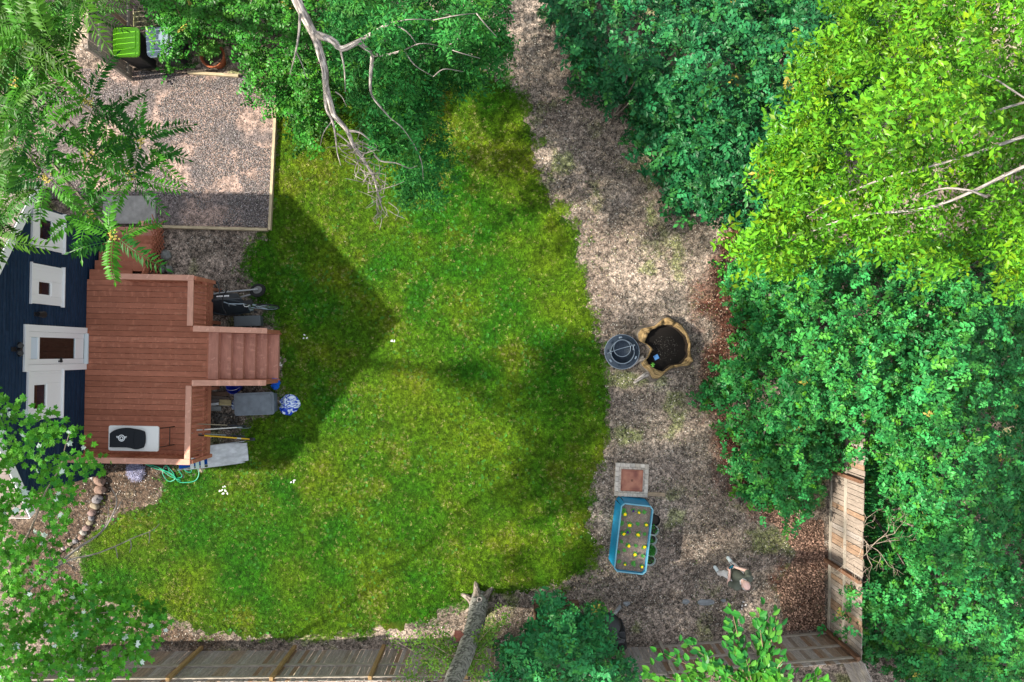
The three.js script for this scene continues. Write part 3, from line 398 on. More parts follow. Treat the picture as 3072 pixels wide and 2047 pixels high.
// tall sunlit tree
function leafParts(t, base, list, geos, mats, most) { // the leaves that show largest are parts of their own
  const seen = ([x, y, z]) => (Math.abs(x) < 0.74 * (H - y) && z < 0.47 * (H - y) ? 100 : 0) + y; list.sort((a, b) => seen(b) - seen(a)); const near = list.slice(0, most), e = new THREE.Euler();
  near.forEach(([x, y, z, turn, k, , tx = 0, tz = 0], i) => { const m = part('leaf', geos[i % geos.length], mats[i % mats.length], t); m.position.set(x - base.x, y - base.y, z - base.z); m.quaternion.setFromEuler(e.set(tx, turn, tz, 'YXZ')); m.scale.setScalar(k); });
  return list.slice(most);
}
{
  const poly = [[2500, -60], [2520, 60], [2545, 130], [2480, 125], [2420, 165], [2440, 210], [2400, 250], [2360, 290], [2385, 340], [2340, 390], [2320, 450], [2285, 470], [2268, 550], [2340, 545], [2365, 590], [2330, 640], [2260, 690], [2205, 745], [2215, 775], [2290, 760], [2300, 820], [2360, 830], [2400, 770], [2470, 740], [2540, 720], [2600, 720], [2680, 760], [2720, 770], [2780, 830], [2830, 800], [2900, 760], [2960, 740], [3020, 720], [2990, 800], [3030, 860], [3160, 880], [3160, -60]];
  const b = V(15.5, 0, -6.5), list = mass(poly, [[2900, 300]], { spacing: 36, h0: 6.4, h1: 9.6, rise: 480, bump: 2.2, dome: 0, r: 0.42, per: 7, color: [0.085, 0.27, 0.016], warm: 1.0, gaps: 0.42, layers: 2, scale: 1 })[0];
  const t = thing('broadleaf_tree', 'tall yellow green tree in full sun over the dark shrubs', 'tree', undefined, b);
  const L = (p) => p.sub(b);
  part('trunk', tube([V(0, -0.1, 0), V(-0.2, 3, 0.2), V(-0.9, 6, 0.6), V(-1.4, 8.2, 1.2)], 0.3, 0.16, 10, 16, 0.1), bark, t);
  const br = [[[3200, 280, 8.2], [3072, 308, 8.4], [2950, 345, 8.7], [2830, 380, 8.8], [2740, 420, 8.6], [2640, 470, 8]], [[3180, 330, 8], [3072, 292, 8.6], [2990, 240, 8.8], [2940, 222, 8.9]], [[2960, 590, 8.2], [2900, 570, 8.4], [2830, 565, 8.3], [2740, 600, 7.6]], [[2420, 650, 6.8], [2500, 600, 7.2], [2640, 540, 7.8], [2860, 480, 8.2], [3100, 400, 8.2]], [[2290, 760, 6.1], [2400, 710, 6.6], [2560, 650, 7.2], [2800, 620, 7.8], [3072, 500, 8]]];
  br.forEach((q, i) => part('branch', tube(q.map(([x, y, h]) => L(W(x, y, h))), i > 2 ? 0.01 : 0.024, i > 2 ? 0.03 : 0.008, 6), paleBark, t));
  const one = [0, 1, 2].map(() => geoOf((() => { const P = []; leafTris(P, 0.13, 0.058, 0.1, new THREE.Matrix4(), 0.45); return P; })()));
  const cm = [[0.14, 0.29, 0.025], [0.085, 0.23, 0.02], [0.22, 0.33, 0.06]].map((c) => { const m = leafM(0.45, 0.35); m.color = C(...c); return m; });
  const extra = []; for (let i = 0; i < 300; i++) { const s = list[Math.floor(rnd() * list.length)]; extra.push([s[0] + rr(-0.1, 0.1), s[1] + rr(0.03, 0.12), s[2] + rr(-0.1, 0.1), rr(0, 6.28), rr(0.8, 1.3), null, rr(-0.5, 0.5), rr(-0.5, 0.3)]); }
  leafParts(t, b, extra, one, cm, 300);
  scatter('crown', sprig(9, 0.12, 0.05, 0.26, { fat: 0.45, tilt: 0.75 }), leafM(0.34, 0.34), shift(list, b), undefined, undefined, t);
}
// grey-limbed tree leaning over the lawn
{
  const b = V(-5.6, 0, -11.2), t = thing('leaning_tree', 'grey barked tree with long bare limb over the lawn', 'tree', undefined, b), hh = (py) => 6.4 - clamp(py / 650) * 2.4, P = (x, y, d = 0) => W(x, y, hh(y) + d).sub(b);
  part('trunk', tube([V(0, -0.1, 0), V(0.2, 2.5, 0.8), V(0.7, 4.8, 2.2), P(868, -60)], 0.34, 0.2, 10, 16, 0.1), paleBark, t);
  const limb = (q, r0, r1, n = 0) => part('branch', tube(q.map(([x, y, d]) => P(x, y, d)), r0, r1, 7, n), paleBark, t);
  limb([[868, -60], [890, 0], [922, 66], [946, 112], [962, 165], [974, 205], [978, 262], [992, 312], [1002, 345], [1040, 390], [1062, 440], [1090, 480], [1120, 530], [1136, 590], [1150, 632], [1165, 650]], 0.1, 0.009, 50);
  limb([[948, 104], [1000, 124], [1020, 146], [1066, 130], [1118, 100], [1172, 68]], 0.075, 0.03); limb([[1076, 128], [1114, 164], [1112, 220], [1114, 282], [1142, 322], [1172, 356]], 0.05, 0.012); limb([[1114, 166], [1160, 165], [1212, 150]], 0.035, 0.015);
  limb([[900, 40, 0.2], [896, 100, 0.3], [886, 160, 0.3], [870, 222, 0.2]], 0.028, 0.008); limb([[888, 155, 0.3], [904, 190, 0.3], [920, 236, 0.2]], 0.014, 0.005); limb([[1020, 146], [1032, 200, 0.2], [1036, 276, 0.2]], 0.022, 0.007);
  limb([[974, 258], [980, 330], [996, 360], [1008, 420], [1010, 450], [1022, 496]], 0.04, 0.008); limb([[998, 360], [970, 400], [960, 440]], 0.014, 0.004); limb([[1045, 393], [1080, 398], [1108, 420]], 0.03, 0.01);
  limb([[1010, 400], [1034, 418], [1060, 440], [1095, 460], [1112, 448]], 0.018, 0.008); limb([[1122, 464], [1140, 482], [1190, 490], [1230, 505], [1252, 497]], 0.02, 0.006); limb([[1005, 275], [1025, 290], [1040, 320]], 0.014, 0.004);
  for (let i = 0; i < 80; i++) { const s = rr(0.15, 1), cx = 1040 + s * 120 + rr(-30, 30), cy = 380 + s * 260, a = rr(0, 6.28), l = rr(25, 75); limb([[cx, cy], [cx + Math.cos(a) * l * 0.5 + rr(-12, 12), cy + Math.sin(a) * l * 0.5, rr(-0.1, 0.2)], [cx + Math.cos(a + rr(-0.6, 0.6)) * l, cy + Math.sin(a) * l, rr(-0.2, 0.3)]], 0.011, 0.004, 5); }
  const poly = [[1000, -60], [1520, -60], [1500, 40], [1518, 110], [1500, 170], [1518, 205], [1470, 225], [1440, 260], [1380, 265], [1310, 275], [1290, 330], [1310, 400], [1335, 455], [1320, 540], [1300, 600], [1240, 630], [1205, 590], [1215, 520], [1130, 470], [1110, 400], [1090, 330], [1060, 260], [1030, 200], [990, 120]];
  const list = mass(poly, [[1200, 100]], { spacing: 30, h0: 3.6, h1: 5.9, rise: 200, bump: 1.7, dome: 0, r: 0.36, per: 9, color: [0.026, 0.175, 0.034], warm: 1.1, gaps: 0.33, layers: 2 })[0];
  scatter('crown', sprig(12, 0.1, 0.042, 0.3, { fat: 0.45, tilt: 0.7 }), leafSoft, shift(list, b), undefined, undefined, t);
  for (const [x0, y0, x1, y1] of [[1172, 68, 1300, 60], [1172, 68, 1260, 150], [1212, 150, 1330, 140], [1212, 150, 1300, 230], [1330, 140, 1440, 175], [1300, 60, 1430, 40], [1172, 356, 1240, 430], [1240, 430, 1270, 540], [1300, 230, 1390, 215], [1330, 140, 1385, 80], [1430, 40, 1490, 110]]) part('branch', tube([P(x0, y0, 0.1), P((x0 + x1) / 2 + rr(-15, 15), (y0 + y1) / 2 + rr(-15, 15), 0.3), P(x1, y1, 0.1)], 0.014, 0.006, 5), paleBark, t);
}
// vine-like shrubs over the bins
{
  const poly = [[430, -60], [465, 50], [470, 110], [480, 160], [500, 200], [525, 210], [545, 225], [540, 180], [575, 110], [600, 85], [670, 90], [730, 150], [735, 250], [745, 275], [770, 290], [770, 330], [795, 345], [820, 310], [840, 240], [850, 330], [880, 380], [900, 430], [945, 440], [970, 420], [960, 350], [990, 330], [1040, 250], [1060, 100], [1060, -60]];
  const seeds = [[520, 60], [680, 40], [760, 180], [900, 60], [900, 280], [1010, 60]];
  const parts = mass(poly, seeds, { spacing: 30, h0: 1.5, h1: 2.7, rise: 130, bump: 0.5, dome: 0.3, r: 0.4, per: 8, color: [0.022, 0.13, 0.013], warm: 1.0, gaps: 0.35, layers: 2 });
  const g = sprig(8, 0.1, 0.07, 0.24, { fat: 0.5, tilt: 0.6 });
  seeds.forEach((s, i) => shrub('rambling_shrub', 'mid green rambling shrub spilling over bins and gravel edge', 'shrub', 'rambling shrubs at the gravel edge', W(s[0], s[1] - 30, 1.5).setY(0), parts[i], g, leafGloss, 5, twigM, 0.025));
}
// pinnate-leaved tree
{
  const frond = (n, L, droop) => { const P = [], m = new THREE.Matrix4(), q = new THREE.Quaternion(), e = new THREE.Euler(); const at = (t) => V(L * t, 0.12 * Math.sin(t * 2.2) - droop * t * t, 0); for (let i = 0; i < n; i++) for (const s of [-1, 1]) { const t = 0.14 + 0.82 * i / n, k = 1 - 0.5 * Math.pow(Math.abs(t - 0.45) * 1.5, 2); m.compose(at(t).add(V(rr(-0.006, 0.006), 0, s * 0.004)), q.setFromEuler(e.set(s * rr(0.05, 0.5), s * -rr(1.05, 1.35), -rr(0.05, 0.45), 'YXZ')), V(k, k, k)); leafTris(P, 0.165, 0.06, 0.1, m, 0.38); } m.compose(at(0.97), q.setFromEuler(e.set(0, 0, -0.5)), V(0.9, 0.9, 0.9)); leafTris(P, 0.13, 0.045, 0.1, m, 0.4); for (let i = 0; i < 6; i++) { const a = at(i / 6), c = at((i + 1) / 6), w = 0.006; P.push(a.x, a.y, a.z - w, c.x, c.y, c.z - w, c.x, c.y, c.z + w, a.x, a.y, a.z - w, c.x, c.y, c.z + w, a.x, a.y, a.z + w); } return geoOf(P); };
  const gs = [frond(12, 0.82, 0.25), frond(13, 0.76, 0.4), frond(11, 0.68, 0.18)], ms = [[0.022, 0.13, 0.009], [0.013, 0.085, 0.009], [0.055, 0.22, 0.013]].map((c) => { const m = leafM(0.42, 0.3); m.color = C(...c); return m; });
  const b = V(-14.6, 0, -9.6), t = thing('feather_leaved_tree', 'tall tree with feathery compound leaves over the gravel', 'tree', undefined, b), fork = V(-10.9, 6.8, -6.9);
  part('trunk', tube([V(0, -0.1, 0), V(0.3, 3, 0.3), fork.clone().sub(b)], 0.22, 0.13, 9, 14, 0.1), bark, t);
  const tips = [[277, 640, 8.1, 6], [345, 712, 8.3, 6], [277, 470, 8.2, 6], [397, 531, 7.9, 7], [430, 430, 7.9, 8], [268, 311, 8, 5], [143, 540, 8.5, 6], [100, 378, 8.6, 8], [60, 250, 8.8, 8], [90, 130, 8.9, 8], [330, 380, 7.7, 5]];
  const seedM = mat([0.62, 0.5, 0.12], 0.7), e = new THREE.Euler();
  for (const [x, y, h, n] of tips) {
    const p = W(x, y, h).sub(b); part('branch', tube([fork.clone().sub(b), fork.clone().sub(b).lerp(p, 0.55).add(V(0, 0.25, 0)), p], 0.05, 0.014, 6), bark, t);
    const a0 = rr(0, 6.28); for (let i = 0; i < n; i++) { const f = part('frond', gs[Math.floor(rnd() * 3)], ms[Math.floor(rnd() * 3)], t); f.position.copy(p).add(V(rr(-0.06, 0.06), rr(-0.05, 0.05), rr(-0.06, 0.06))); f.quaternion.setFromEuler(e.set(rr(-0.25, 0.25), a0 + i * 6.28 / n + rr(-0.25, 0.25), rr(-0.15, 0.35), 'YXZ')); f.scale.setScalar(rr(0.8, 1.15)); }
    if (rnd() < 0.6) { const l = []; for (let i = 0; i < 26; i++) l.push(new THREE.OctahedronGeometry(rr(0.01, 0.02), 0).translate(gauss() * 0.07, gauss() * 0.04, gauss() * 0.07)); part('seed_cluster', merge(l).translate(p.x, p.y + 0.07, p.z), seedM, t); }
  }
  const list = []; const poly = [[-60, -60], [330, -60], [290, 30], [230, 60], [230, 120], [170, 160], [140, 220], [80, 260], [60, 330], [60, 380], [40, 420], [50, 480], [30, 540], [40, 640], [20, 720], [-60, 720]];
  while (list.length < 230) { const x = rr(-60, 330), y = rr(-60, 720); if (!inPoly(poly, x, y)) continue; const p = W(x, y, rr(6.2, 9.4)); list.push([p.x - b.x, p.y, p.z - b.z, rr(0, 6.28), rr(0.7, 1.1), hashCol([0.025, 0.125, 0.01], rr(0.5, 1.5), rr(0, 0.8)), rr(-0.4, 0.4), rr(-0.3, 0.5)]); }
  scatter('crown', gs[0], leafM(0.45, 0.3), list, undefined, undefined, t);
}
// lobed-leaved tree by the house corner
function lobed(s) { const P = [], lobes = [[0, 1], [0.75, 0.82], [-0.75, 0.82], [1.6, 0.55], [-1.6, 0.55]]; for (const [a, l] of lobes) { const c = Math.cos(a), z = Math.sin(a), k = s * l, w = 0.26 * s * l; P.push(0, 0, 0, c * k * 0.55 - z * w, 0.03 * s, z * k * 0.55 + c * w, c * k, -0.08 * s, z * k, 0, 0, 0, c * k, -0.08 * s, z * k, c * k * 0.55 + z * w, 0.03 * s, z * k * 0.55 - c * w); } P.push(0, -0.002, 0.003, -0.5 * s, 0.02, 0, 0, -0.002, -0.003); return geoOf(P); }
{
  const A = [[-60, 1150], [110, 1250], [150, 1235], [180, 1250], [205, 1300], [250, 1250], [255, 1290], [230, 1330], [270, 1355], [300, 1390], [260, 1420], [230, 1430], [250, 1470], [200, 1490], [215, 1540], [180, 1580], [230, 1600], [215, 1640], [150, 1650], [140, 1740], [60, 1770], [-60, 1760]], B = [[-60, 1780], [60, 1790], [130, 1750], [180, 1740], [240, 1735], [270, 1760], [330, 1755], [370, 1770], [415, 1790], [430, 1830], [500, 1830], [520, 1850], [480, 1880], [535, 1930], [470, 1960], [400, 1985], [360, 2000], [350, 2070], [-60, 2070]];
  const b = V(-15.6, 0, 10.8), t = thing('lobed_leaf_tree', 'tree with lobed pale backed leaves and bare twigs by the house corner', 'tree', undefined, b), fork = V(-13.6, 4.9, 9.2);
  part('trunk', tube([V(0, -0.1, 0), V(0.6, 3, -0.5), fork.clone().sub(b)], 0.2, 0.06, 9, 14, 0.1), bark, t);
  const h = 6.6, br = [[[-40, 1870, 6.2], [0, 1850, 6.4], [60, 1800, 6.5], [115, 1742, 6.6], [160, 1708, 6.6], [210, 1680, 6.5], [280, 1664, 6.4], [345, 1640, 6.3], [400, 1614, 6.2], [460, 1590, 6.1], [478, 1572, 6.1]], [[145, 1718, 6.6], [190, 1680, 6.5], [240, 1640, 6.4], [300, 1600, 6.3], [335, 1550, 6.3], [350, 1500, 6.3], [332, 1462, 6.3]], [[60, 1800, 6.5], [45, 1730, 6.8], [55, 1660, 7], [90, 1590, 7.2], [112, 1540, 7.3], [135, 1478, 7.4], [180, 1400, 7.5], [195, 1340, 7.5], [212, 1290, 7.5]], [[60, 1800, 6.6], [45, 1830, 7], [60, 1870, 7], [72, 1930, 7]], [[-40, 1900, 6.4], [100, 1880, 6.8], [220, 1850, 7], [340, 1840, 7], [420, 1870, 7]], [[345, 1640, 6.3], [350, 1660, 6.3], [352, 1675, 6.3]], [[390, 1620, 6.2], [393, 1640, 6.2], [388, 1658, 6.2]], [[448, 1595, 6.1], [448, 1615, 6.1], [446, 1630, 6.1]], [[336, 1548, 6.3], [352, 1530, 6.3], [362, 1505, 6.3]], [[300, 1600, 6.3], [322, 1560, 6.3], [325, 1520, 6.3]], [[165, 1705, 6.6], [150, 1675, 6.6], [140, 1640, 6.8]], [[200, 1690, 6.5], [230, 1710, 6.5]]];
  br.forEach((q, i) => part('branch', tube(q.map(([x, y, d]) => W(x, y, d).sub(b)), i === 0 ? 0.034 : i < 5 ? 0.032 : 0.01, 0.006, 6), i < 2 || i > 4 ? paleBark : deadWood, t));
  part('branch', tube([fork.clone().sub(b), V(-11.6, 6, 7).sub(b), W(-40, 1880, 6.3).sub(b)], 0.04, 0.028, 7), bark, t);
  const col = [0.06, 0.28, 0.02], list = [];
  for (const [poly, sp, dens] of [[A, 36, 15], [B, 32, 16]]) for (let gx = -60; gx < 560; gx += sp) for (let gy = 1150; gy < 2070; gy += sp) { const px = gx + rr(-18, 18), py = gy + rr(-18, 18); if (!inPoly(poly, px, py) || fbm(px * 0.014, py * 0.014, 2, 55) < 0.4) continue; const hh = rr(6.7, 8.2), tone = rr(0.8, 1.25); for (let k = 0; k < dens; k++) { const p = W(px, py, hh).add(V(gauss() * 0.13, gauss() * 0.14, gauss() * 0.13)); const pale = rnd() < 0.02; list.push([p.x, p.y, p.z, rr(0, 6.28), rr(0.8, 1.25), pale ? C(0.62, 0.72, 0.66) : hashCol(col, tone * rr(0.65, 1.35), rr(0, 0.5)), rr(-0.6, 0.6), rr(-0.6, 0.6)]); } }
  for (let i = 0; i < 1500; i++) { const p = V(-11.2 + gauss() * 2.2, 7.2 + gauss() * 1.5, 6.6 + gauss() * 2.4); if ((p.x > -0.75 * (19 - p.y) - 0.3 && p.z < 0.49 * (19 - p.y)) || fbm(p.x * 0.7, p.z * 0.9 + p.y * 0.5, 2, 12) < 0.5 || p.z > 9) continue; list.push([p.x, p.y, p.z, rr(0, 6.28), rr(0.9, 1.4), hashCol(col, rr(0.6, 1.4), rr(0, 0.5)), rr(-0.6, 0.6), rr(-0.6, 0.6)]); }
  const g = lobed(0.086), ms = [[0.055, 0.26, 0.018], [0.1, 0.33, 0.025], [0.035, 0.2, 0.02], [0.6, 0.7, 0.64]].map((c) => { const m = leafM(0.5, 0.3); m.color = C(...c); return m; }), pick = [0, 1, 2, 0, 1, 0, 2, 1, 0, 1, 2, 0, 1, 0, 2, 1, 3, 0, 2].map((i) => ms[i]);
  const rest = leafParts(t, b, list, [g], pick, 300);
  scatter('crown', g, leafM(0.5, 0.3), shift(rest, b), undefined, undefined, t);
}
// tall tree reaching over the bottom fence: big oval leaves
{
  const b = V(5.0, 0, 9.6), t = thing('oval_leaf_tree', 'tree with large glossy oval leaves in front of the fence corner', 'tree', undefined, b), L = (x, y, h) => W(x, y, h).sub(b);
  part('trunk', tube([V(0, -0.1, 0), V(-0.1, 3, -0.4), V(-0.4, 6, -2.2), L(2270, 2120, 7.2)], 0.16, 0.06, 8, 14, 0.1), bark, t);
  const ends = [[2275, 1830, 8.6], [2200, 1850, 8.4], [2190, 1930, 8.3], [2330, 1850, 8.5], [2310, 1930, 8.3], [2060, 1930, 8], [1990, 1960, 7.8], [2130, 2000, 8.2], [2350, 1980, 8.5], [2060, 2030, 7.8], [1950, 2030, 7.6], [2370, 2040, 8.5], [2470, 2040, 7.5], [2240, 1980, 8.3], [2280, 1880, 8.5]], list = [], root = L(2270, 2090, 7.3);
  for (const [x, y, h] of ends) {
    const p = L(x, y, h), mid = root.clone().lerp(p, 0.5).add(V(rr(-0.08, 0.08), 0.1, rr(-0.05, 0.05))); part('branch', tube([root, mid, p], 0.022, 0.005, 5), twigM, t);
    for (let k = 0; k < 44; k++) { const s = rr(0.25, 1.04), q = s < 0.5 ? root.clone().lerp(mid, s * 2) : mid.clone().lerp(p, (s - 0.5) * 2); q.add(V(gauss() * 0.09, gauss() * 0.09, gauss() * 0.09)); const out = Math.atan2(-(p.z - root.z), p.x - root.x); list.push([q.x + b.x, q.y + b.y, q.z + b.z, out + rr(-1.1, 1.1), rr(0.65, 1.1), hashCol([0.04, 0.22, 0.03], rr(0.7, 1.4), rr(0, 0.8)), rr(-0.5, 0.5), rr(-0.35, 0.5)]); }
  }
  const one = (() => { const P = [], M = (x, y, z) => [x, y, z], o = [[0, 0], [0.037, 0.04], [0.08, 0.046], [0.122, 0.028], [0.155, 0]]; for (const s of [-1, 1]) for (let i = 0; i < 4; i++) { const [x0, w0] = o[i], [x1, w1] = o[i + 1]; const a = M(x0, -x0 * 0.12, 0), bb = M(x1, -x1 * 0.12, 0), c = M(x1, 0.3 * w1 - x1 * 0.12, s * w1), d = M(x0, 0.3 * w0 - x0 * 0.12, s * w0); P.push(...a, ...bb, ...c); if (i) P.push(...a, ...c, ...d); } return geoOf(P); })();
  const ms = [[0.03, 0.18, 0.028], [0.045, 0.225, 0.032], [0.02, 0.135, 0.03], [0.085, 0.27, 0.035]].map((c) => { const m = leafM(0.35, 0.3); m.color = C(...c); return m; });
  const rest = leafParts(t, b, list, [one], ms, 300); scatter('crown', one, leafM(0.35, 0.3), shift(rest, b), undefined, undefined, t);
}
// shrub growing from the timber planter, and small ones by the bottom fence
{
  const poly = [[1640, 1790], [1670, 1790], [1700, 1830], [1780, 1830], [1820, 1860], [1800, 1890], [1830, 1910], [1830, 1960], [1860, 1990], [1900, 2000], [1910, 2070], [1480, 2070], [1490, 2010], [1520, 1990], [1490, 1960], [1540, 1920], [1600, 1930], [1610, 1880], [1630, 1850]];
  const parts = mass(poly, [[1690, 1930]], { spacing: 24, h0: 2.2, h1: 3.6, rise: 120, bump: 1.0, dome: 0.2, r: 0.3, per: 6, color: [0.022, 0.17, 0.05], warm: 1.1, gaps: 0.26, layers: 2 });
  shrub('planter_shrub', 'blue green shrub growing out of the timber planter box', 'shrub', undefined, W(1668, 1865, 0.2).setY(0.15), parts[0], sprig(8, 0.115, 0.06, 0.22, { fat: 0.5 }), leafGloss, 6, twigM, 0.03);
}
{
  const b = W(1438, 1800), t = thing('thick_trunk_tree', 'thick grey furrowed trunk rising past the long braced fence', 'tree', undefined, b), L = (x, y, h) => W(x, y, h).sub(b);
  const tr = part('trunk', tube([V(0, -0.05, -0.02), V(0.0, 0.5, 0), L(1426, 1870, 1.2), L(1396, 1960, 3), L(1352, 2070, 5.2), L(1330, 2300, 8)], 0.26, 0.14, 14, 34, 0.1), mat([0.4, 0.38, 0.345], 0.92, { map: furrow, bumpMap: furrow, bumpScale: 0.03 }), t);
  for (let i = 0; i < 6; i++) { const a = i * 1.05 + 0.3; part('root', tube([V(Math.cos(a) * 0.12, 0.4, Math.sin(a) * 0.12), V(Math.cos(a) * 0.32, 0.12, Math.sin(a) * 0.32), V(Math.cos(a) * 0.52, -0.02, Math.sin(a) * 0.52)], 0.14, 0.05, 7), bark, tr); }
  part('knot', new THREE.TorusGeometry(0.06, 0.022, 6, 14).rotateX(Math.PI / 2 - 0.5).translate(0.04, 0.66, -0.24), paleBark, tr);
  const list = []; for (const [x, y, h] of [[1180, 1920, 2.6], [1240, 1900, 2.6], [1290, 1930, 2.8], [1230, 1980, 3], [1300, 2000, 3.2], [1390, 2010, 3.2], [1420, 1930, 2.6], [1470, 1915, 2.5], [1460, 1980, 3], [1500, 1850, 2.2], [1515, 1870, 2.2], [1210, 2030, 3.2], [1320, 1900, 2.5], [1440, 2030, 3.4]]) { const p = L(x, y, h), r0 = L(1380, 1985, 2.6); part('branch', tube([r0, r0.clone().lerp(p, 0.55).add(V(rr(-0.1, 0.1), 0.12, rr(-0.1, 0.1))), p], 0.014, 0.004, 5), deadWood, t); for (let k = 0; k < 40; k++) { const s = rr(0.25, 1.08); list.push([lerp(r0.x, p.x, s) + gauss() * 0.14, lerp(r0.y, p.y, s) + gauss() * 0.14, lerp(r0.z, p.z, s) + gauss() * 0.14, rr(0, 6.28), rr(0.7, 1.2), hashCol([0.1, 0.26, 0.04], rr(0.7, 1.4), rr(0, 0.6)), rr(-0.5, 0.5), rr(-0.5, 0.5)]); } }
  scatter('sprout_leaves', sprig(3, 0.08, 0.045, 0.12, { fat: 0.5 }), leafSoft, list, undefined, undefined, t);
  // the crown itself stands outside the picture
  const cl = []; for (let i = 0; i < 900; i++) { const d = V(gauss(), gauss() * 0.7, gauss()); cl.push([L(1330, 2300, 8).x + d.x * 1.8 - 0.5, 10 + d.y * 1.4, L(1330, 2300, 8).z + 2.6 + d.z * 1.5, rr(0, 6.28), rr(1, 1.5), hashCol([0.06, 0.2, 0.04], rr(0.7, 1.3)), rr(-0.5, 0.5), rr(-0.5, 0.5)]); }
  scatter('crown', sprig(7, 0.13, 0.07, 0.25), leafSoft, cl, undefined, undefined, t);
}
// bare dead shrub at the fence
{
  const b = W(2600, 1640, 1.2).setY(0), t = thing('dead_shrub', 'bare dead shrub with pale branching twigs over the fence', 'shrub', undefined, b), c = W(2602, 1635, 2.6).sub(b);
  part('stem', tube([V(0, -0.02, 0), V(0.05, 1.2, 0.03), c], 0.045, 0.025, 7), deadWood, t);
  const go = (p, d, l, r, n) => { const e = p.clone().addScaledVector(d, l), m = p.clone().lerp(e, 0.5).add(V(rr(-0.08, 0.08), rr(-0.04, 0.06), rr(-0.08, 0.08))); part('branch', tube([p, m, e], r, r * 0.5, 5, 5), deadWood, t); if (n > 0) for (let i = 0; i < 3; i++) go(i ? e : m, d.clone().add(V(rr(-0.8, 0.8), rr(-0.3, 0.4), rr(-0.8, 0.8))).normalize(), l * rr(0.5, 0.75), r * 0.55, n - 1); };
  for (let i = 0; i < 9; i++) { const a = i * 0.698 + rr(-0.2, 0.2); go(c.clone().add(V(0, rr(-0.3, 0.2), 0)), V(Math.cos(a), rr(-0.15, 0.4), Math.sin(a)).normalize(), rr(0.5, 0.8), 0.011, 2); }
}
// tall trees behind the house, outside the picture: their shade lies over the far half of the yard
{
  const g = sprig(9, 0.3, 0.2, 0.5);
  for (const [x, z, h, R, n] of [[-20.5, 4.7, 18.8, 3.9, 300], [-20.8, 11.2, 18.6, 4.2, 360], [-22, -10.5, 17.5, 3.5, 260]]) {
    const b = V(x, 0, z > 0 && z < 8 ? 1 : z), oz = z - b.z, t = thing('shade_tree', 'tall leafy tree standing behind the house', 'tree', 'shade trees behind the house', b);
    part('trunk', tube([V(0, -0.1, 0), V(0.2, h * 0.4, 0.1), V(0, h * 0.7, oz * 0.4), V(0, h, oz)], 0.3, 0.04, 9, 14, 0.08), bark, t);
    const l = []; for (let i = 0; i < n; i++) { const a = rr(0, 6.28), u = rr(-1, 1), s = Math.sqrt(1 - u * u), f = R * Math.cbrt(rr(0.1, 1)) * (0.75 + 0.5 * vn(a * 2, u * 3, 5)); l.push([Math.cos(a) * s * f, h + u * f * 0.85, oz + Math.sin(a) * s * f, rr(0, 6.28), rr(0.9, 1.5), hashCol([0.06, 0.18, 0.04], rr(0.7, 1.3)), rr(-0.6, 0.6), rr(-0.6, 0.6)]); }
    for (let i = 0; i < 7; i++) { const a = i * 0.9; part('branch', tube([V(0, h * 0.7, oz * 0.4), V(Math.cos(a) * R * 0.4, h * 0.85, oz * 0.7 + Math.sin(a) * R * 0.4), V(Math.cos(a) * R * 0.8, h + rr(-1, 1.5), oz + Math.sin(a) * R * 0.8)], 0.07, 0.02, 6), bark, t); }
    scatter('crown', g, leafSoft, l, undefined, undefined, t);
  }
}
// ---------- things by the deck ----------
const gtex = (s) => mat([1, 1, 1], 0.85, { map: s });
const lathe = (pts, n = 24) => new THREE.LatheGeometry(pts.map(([x, y]) => new THREE.Vector2(x, y)), n);
function settle(o) { o.updateMatrixWorld(true); const b = new THREE.Box3().setFromObject(o); o.position.y -= b.min.y; return o; }
function taperBox(w0, d0, w1, d1, h, r = 0.03) { const g = new RoundedBoxGeometry(1, 1, 1, 2, r), p = g.attributes.position; for (let i = 0; i < p.count; i++) { const t = p.getY(i) + 0.5; p.setXYZ(i, p.getX(i) * lerp(w0, w1, t), t * h, p.getZ(i) * lerp(d0, d1, t)); } g.computeVertexNormals(); return g; }
function lumpy(r, sx, sy, sz, amp, s, det = 2) { const g = new THREE.IcosahedronGeometry(r, det), p = g.attributes.position; for (let i = 0; i < p.count; i++) { const x = p.getX(i), y = p.getY(i), z = p.getZ(i), k = 1 + amp * (vn(x / r * 1.7 + 9, z / r * 1.7 + y / r, s) - 0.5) * 2; p.setXYZ(i, x * k * sx, Math.max(y * k * sy, -r * sy * 0.6), z * k * sz); } g.computeVertexNormals(); return g; }
const plastic = (c, r = 0.45) => mat(c, r);
function plate(w, d, h, r, bev = 0.008) { // slab with rounded corners, its top at h
  const s = new THREE.Shape(), x = w / 2 - bev, z = d / 2 - bev; s.moveTo(-x + r, -z); s.lineTo(x - r, -z); s.quadraticCurveTo(x, -z, x, -z + r); s.lineTo(x, z - r); s.quadraticCurveTo(x, z, x - r, z); s.lineTo(-x + r, z); s.quadraticCurveTo(-x, z, -x, z - r); s.lineTo(-x, -z + r); s.quadraticCurveTo(-x, -z, -x + r, -z);
  return new THREE.ExtrudeGeometry(s, { depth: h - 2 * bev, bevelSize: bev, bevelThickness: bev, bevelSegments: 2, curveSegments: 6 }).rotateX(-Math.PI / 2).translate(0, bev, 0);
}
